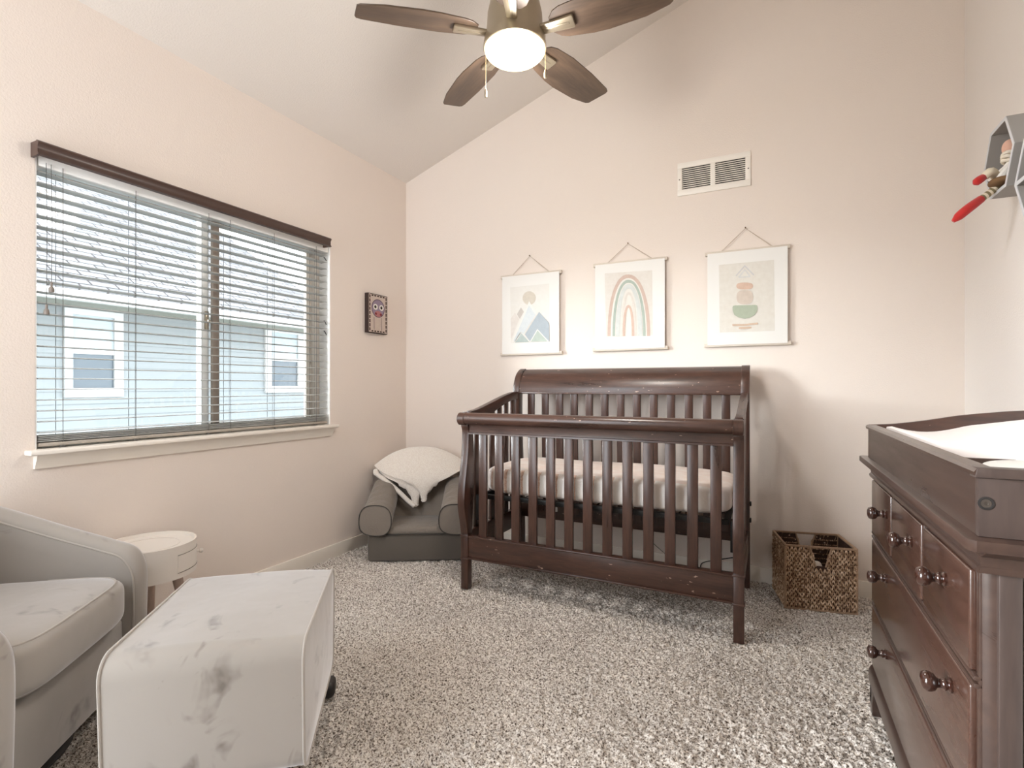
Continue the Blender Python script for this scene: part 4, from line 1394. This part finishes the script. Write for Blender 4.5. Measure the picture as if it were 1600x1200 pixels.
box(bm, (.08, .06, .0), (OL - .10, .11, .05), .012, 3); box(bm, (-.0, OW - .065, .0), (.075, OW + .012, .058), .02, 4); box(bm, (.05, OW - .13, .0), (OL - .10, OW - .08, .05), .014, 3)
obj('glider_base', bm, Mat('black_base_wood', srgb(38, 33, 32), .4).m, ot, local=True)

# ------------------------------------------------------------------ glider chair
gp = Vector((-2.016, 1.066, 0))                 # far end of the seat front
gc = thing('glider_chair', 'light grey velvet glider armchair at the left below the window', 'armchair', tuple(gp), ra)
# local x = e1 (towards the near arm), local y = e2 (out of the seat front); seat front at y=0
SWd = .56
bm = NB()


def scf(q_):
    return q_


superbox(bm, (SWd / 2, -.275, .378), (SWd / 2 + .006, .290, .083), 5.5, 30)
sc_ = obj('seat_cushion', bm, M_VEL, gc, local=True)
bm = NB()
for z, yy in ((.446, .002), (.308, .0)):
    EX = 5.5; kk = (1 - (abs(z - .378) / .083) ** EX) ** (1 / EX)
    pts = []
    for i in range(49):
        a = math.pi * i / 48 * .94 + math.pi * .03
        ca, sa = math.cos(a), math.sin(a); mm = (abs(ca) ** EX + abs(sa) ** EX) ** (1 / EX)
        pts.append((SWd / 2 - (SWd / 2 + .006) * kk * ca / mm, -.275 + .290 * kk * sa / mm, z))
    tube(bm, pts, .0035, 8)
obj('cushion_piping', bm, M_PIPE, sc_, local=True)
bm = NB(); box(bm, (-.01, -.47, .06), (SWd + .01, -.035, .288), .012, 3); obj('front_apron', bm, M_VEL, gc, local=True)


def armshape(y_front, lift=0):
    top = catmull([(y_front, .10, 0), (y_front + .004, .25, 0), (y_front + .006, .40, 0), (y_front - .002, .475, 0), (y_front - .035, .527, 0), (y_front - .10, .556, 0), (y_front - .25, .612, 0), (y_front - .42, .680, 0), (y_front - .53, .720, 0)], 6)
    return [(p.x, p.y + lift) for p in top]


for nm, xa, xb, yf in (('far', -.098, -.012, .012), ('near', SWd + .012, SWd + .115, .012)):
    prof = armshape(yf)
    bm = NB()
    r = .022
    # cross-section with rounded shoulders, swept along the top/front line
    t = NB(); rows_ = []
    sec = [(xa, -1), (xa, 0), (xa + .010, .62), (xa + .030, .93), ((xa + xb) / 2, 1.0), (xb - .030, .93), (xb - .010, .62), (xb, 0), (xb, -1)]
    n_ = len(prof)
    for i, (y, z) in enumerate(prof):
        a = Vector((prof[min(i + 1, n_ - 1)][0] - prof[max(i - 1, 0)][0], prof[min(i + 1, n_ - 1)][1] - prof[max(i - 1, 0)][1]))
        a.normalize(); nn = Vector((a.y, -a.x))          # outward normal
        if nn.x < 0 and nn.y < 0: nn = -nn
        row = []
        for sx_, h_ in sec:
            if h_ >= 0: p = Vector((y, z)) + nn * ((h_ - 1) * .026)
            else: p = Vector((min(y, prof[0][0] - .06) if y > yf - .1 else y, z)) + nn * -.026 + Vector((-.05, -.05))
            row.append(t.verts.new((sx_, p.x, max(p.y, .06))))
        rows_.append(row)
    for a, b in zip(rows_, rows_[1:]):
        for i in range(len(sec) - 1): t.faces.new((a[i], b[i], b[i + 1], a[i + 1]))
    merge(bm, t)
    # body of the arm below
    low = [(y - .024, max(z - .028, .06)) for y, z in prof]
    prism(bm, low + [(prof[-1][0] - .0, .06), (prof[0][0] - .024, .06)], 'x', xa + .0005, xb - .0005)
    ar = obj('arm', bm, M_VEL, gc, local=True)
    bm = NB()
    for xe in ((xa, xb)):
        tube(bm, [(xe, y - .022, z - .024) for y, z in prof], .0035, 6)
    obj('arm_piping', bm, M_PIPE, ar, local=True)
bm = NB()


def gback(u, v):
    x = -.10 + (SWd + .215) * u
    arc = math.sin(math.pi * u) ** .7 * .07
    y = -.455 - arc * 1.5 - .02 * v
    z = .10 + (.52 + .24 * math.sin(math.pi * u) ** .9) * v
    return Vector((x, y, z))


grid(bm, gback, 24, 16, thick=.05)
obj('backrest', bm, M_VEL, gc, local=True)
bm = NB(); lathe(bm, [(0, 0), (.22, 0), (.23, .012), (.22, .025), (.06, .03), (.05, .07), (0, .07)], 40, Matrix.Translation((SWd / 2, -.29, 0))); obj('swivel_base', bm, M_BLACK, gc, local=True)
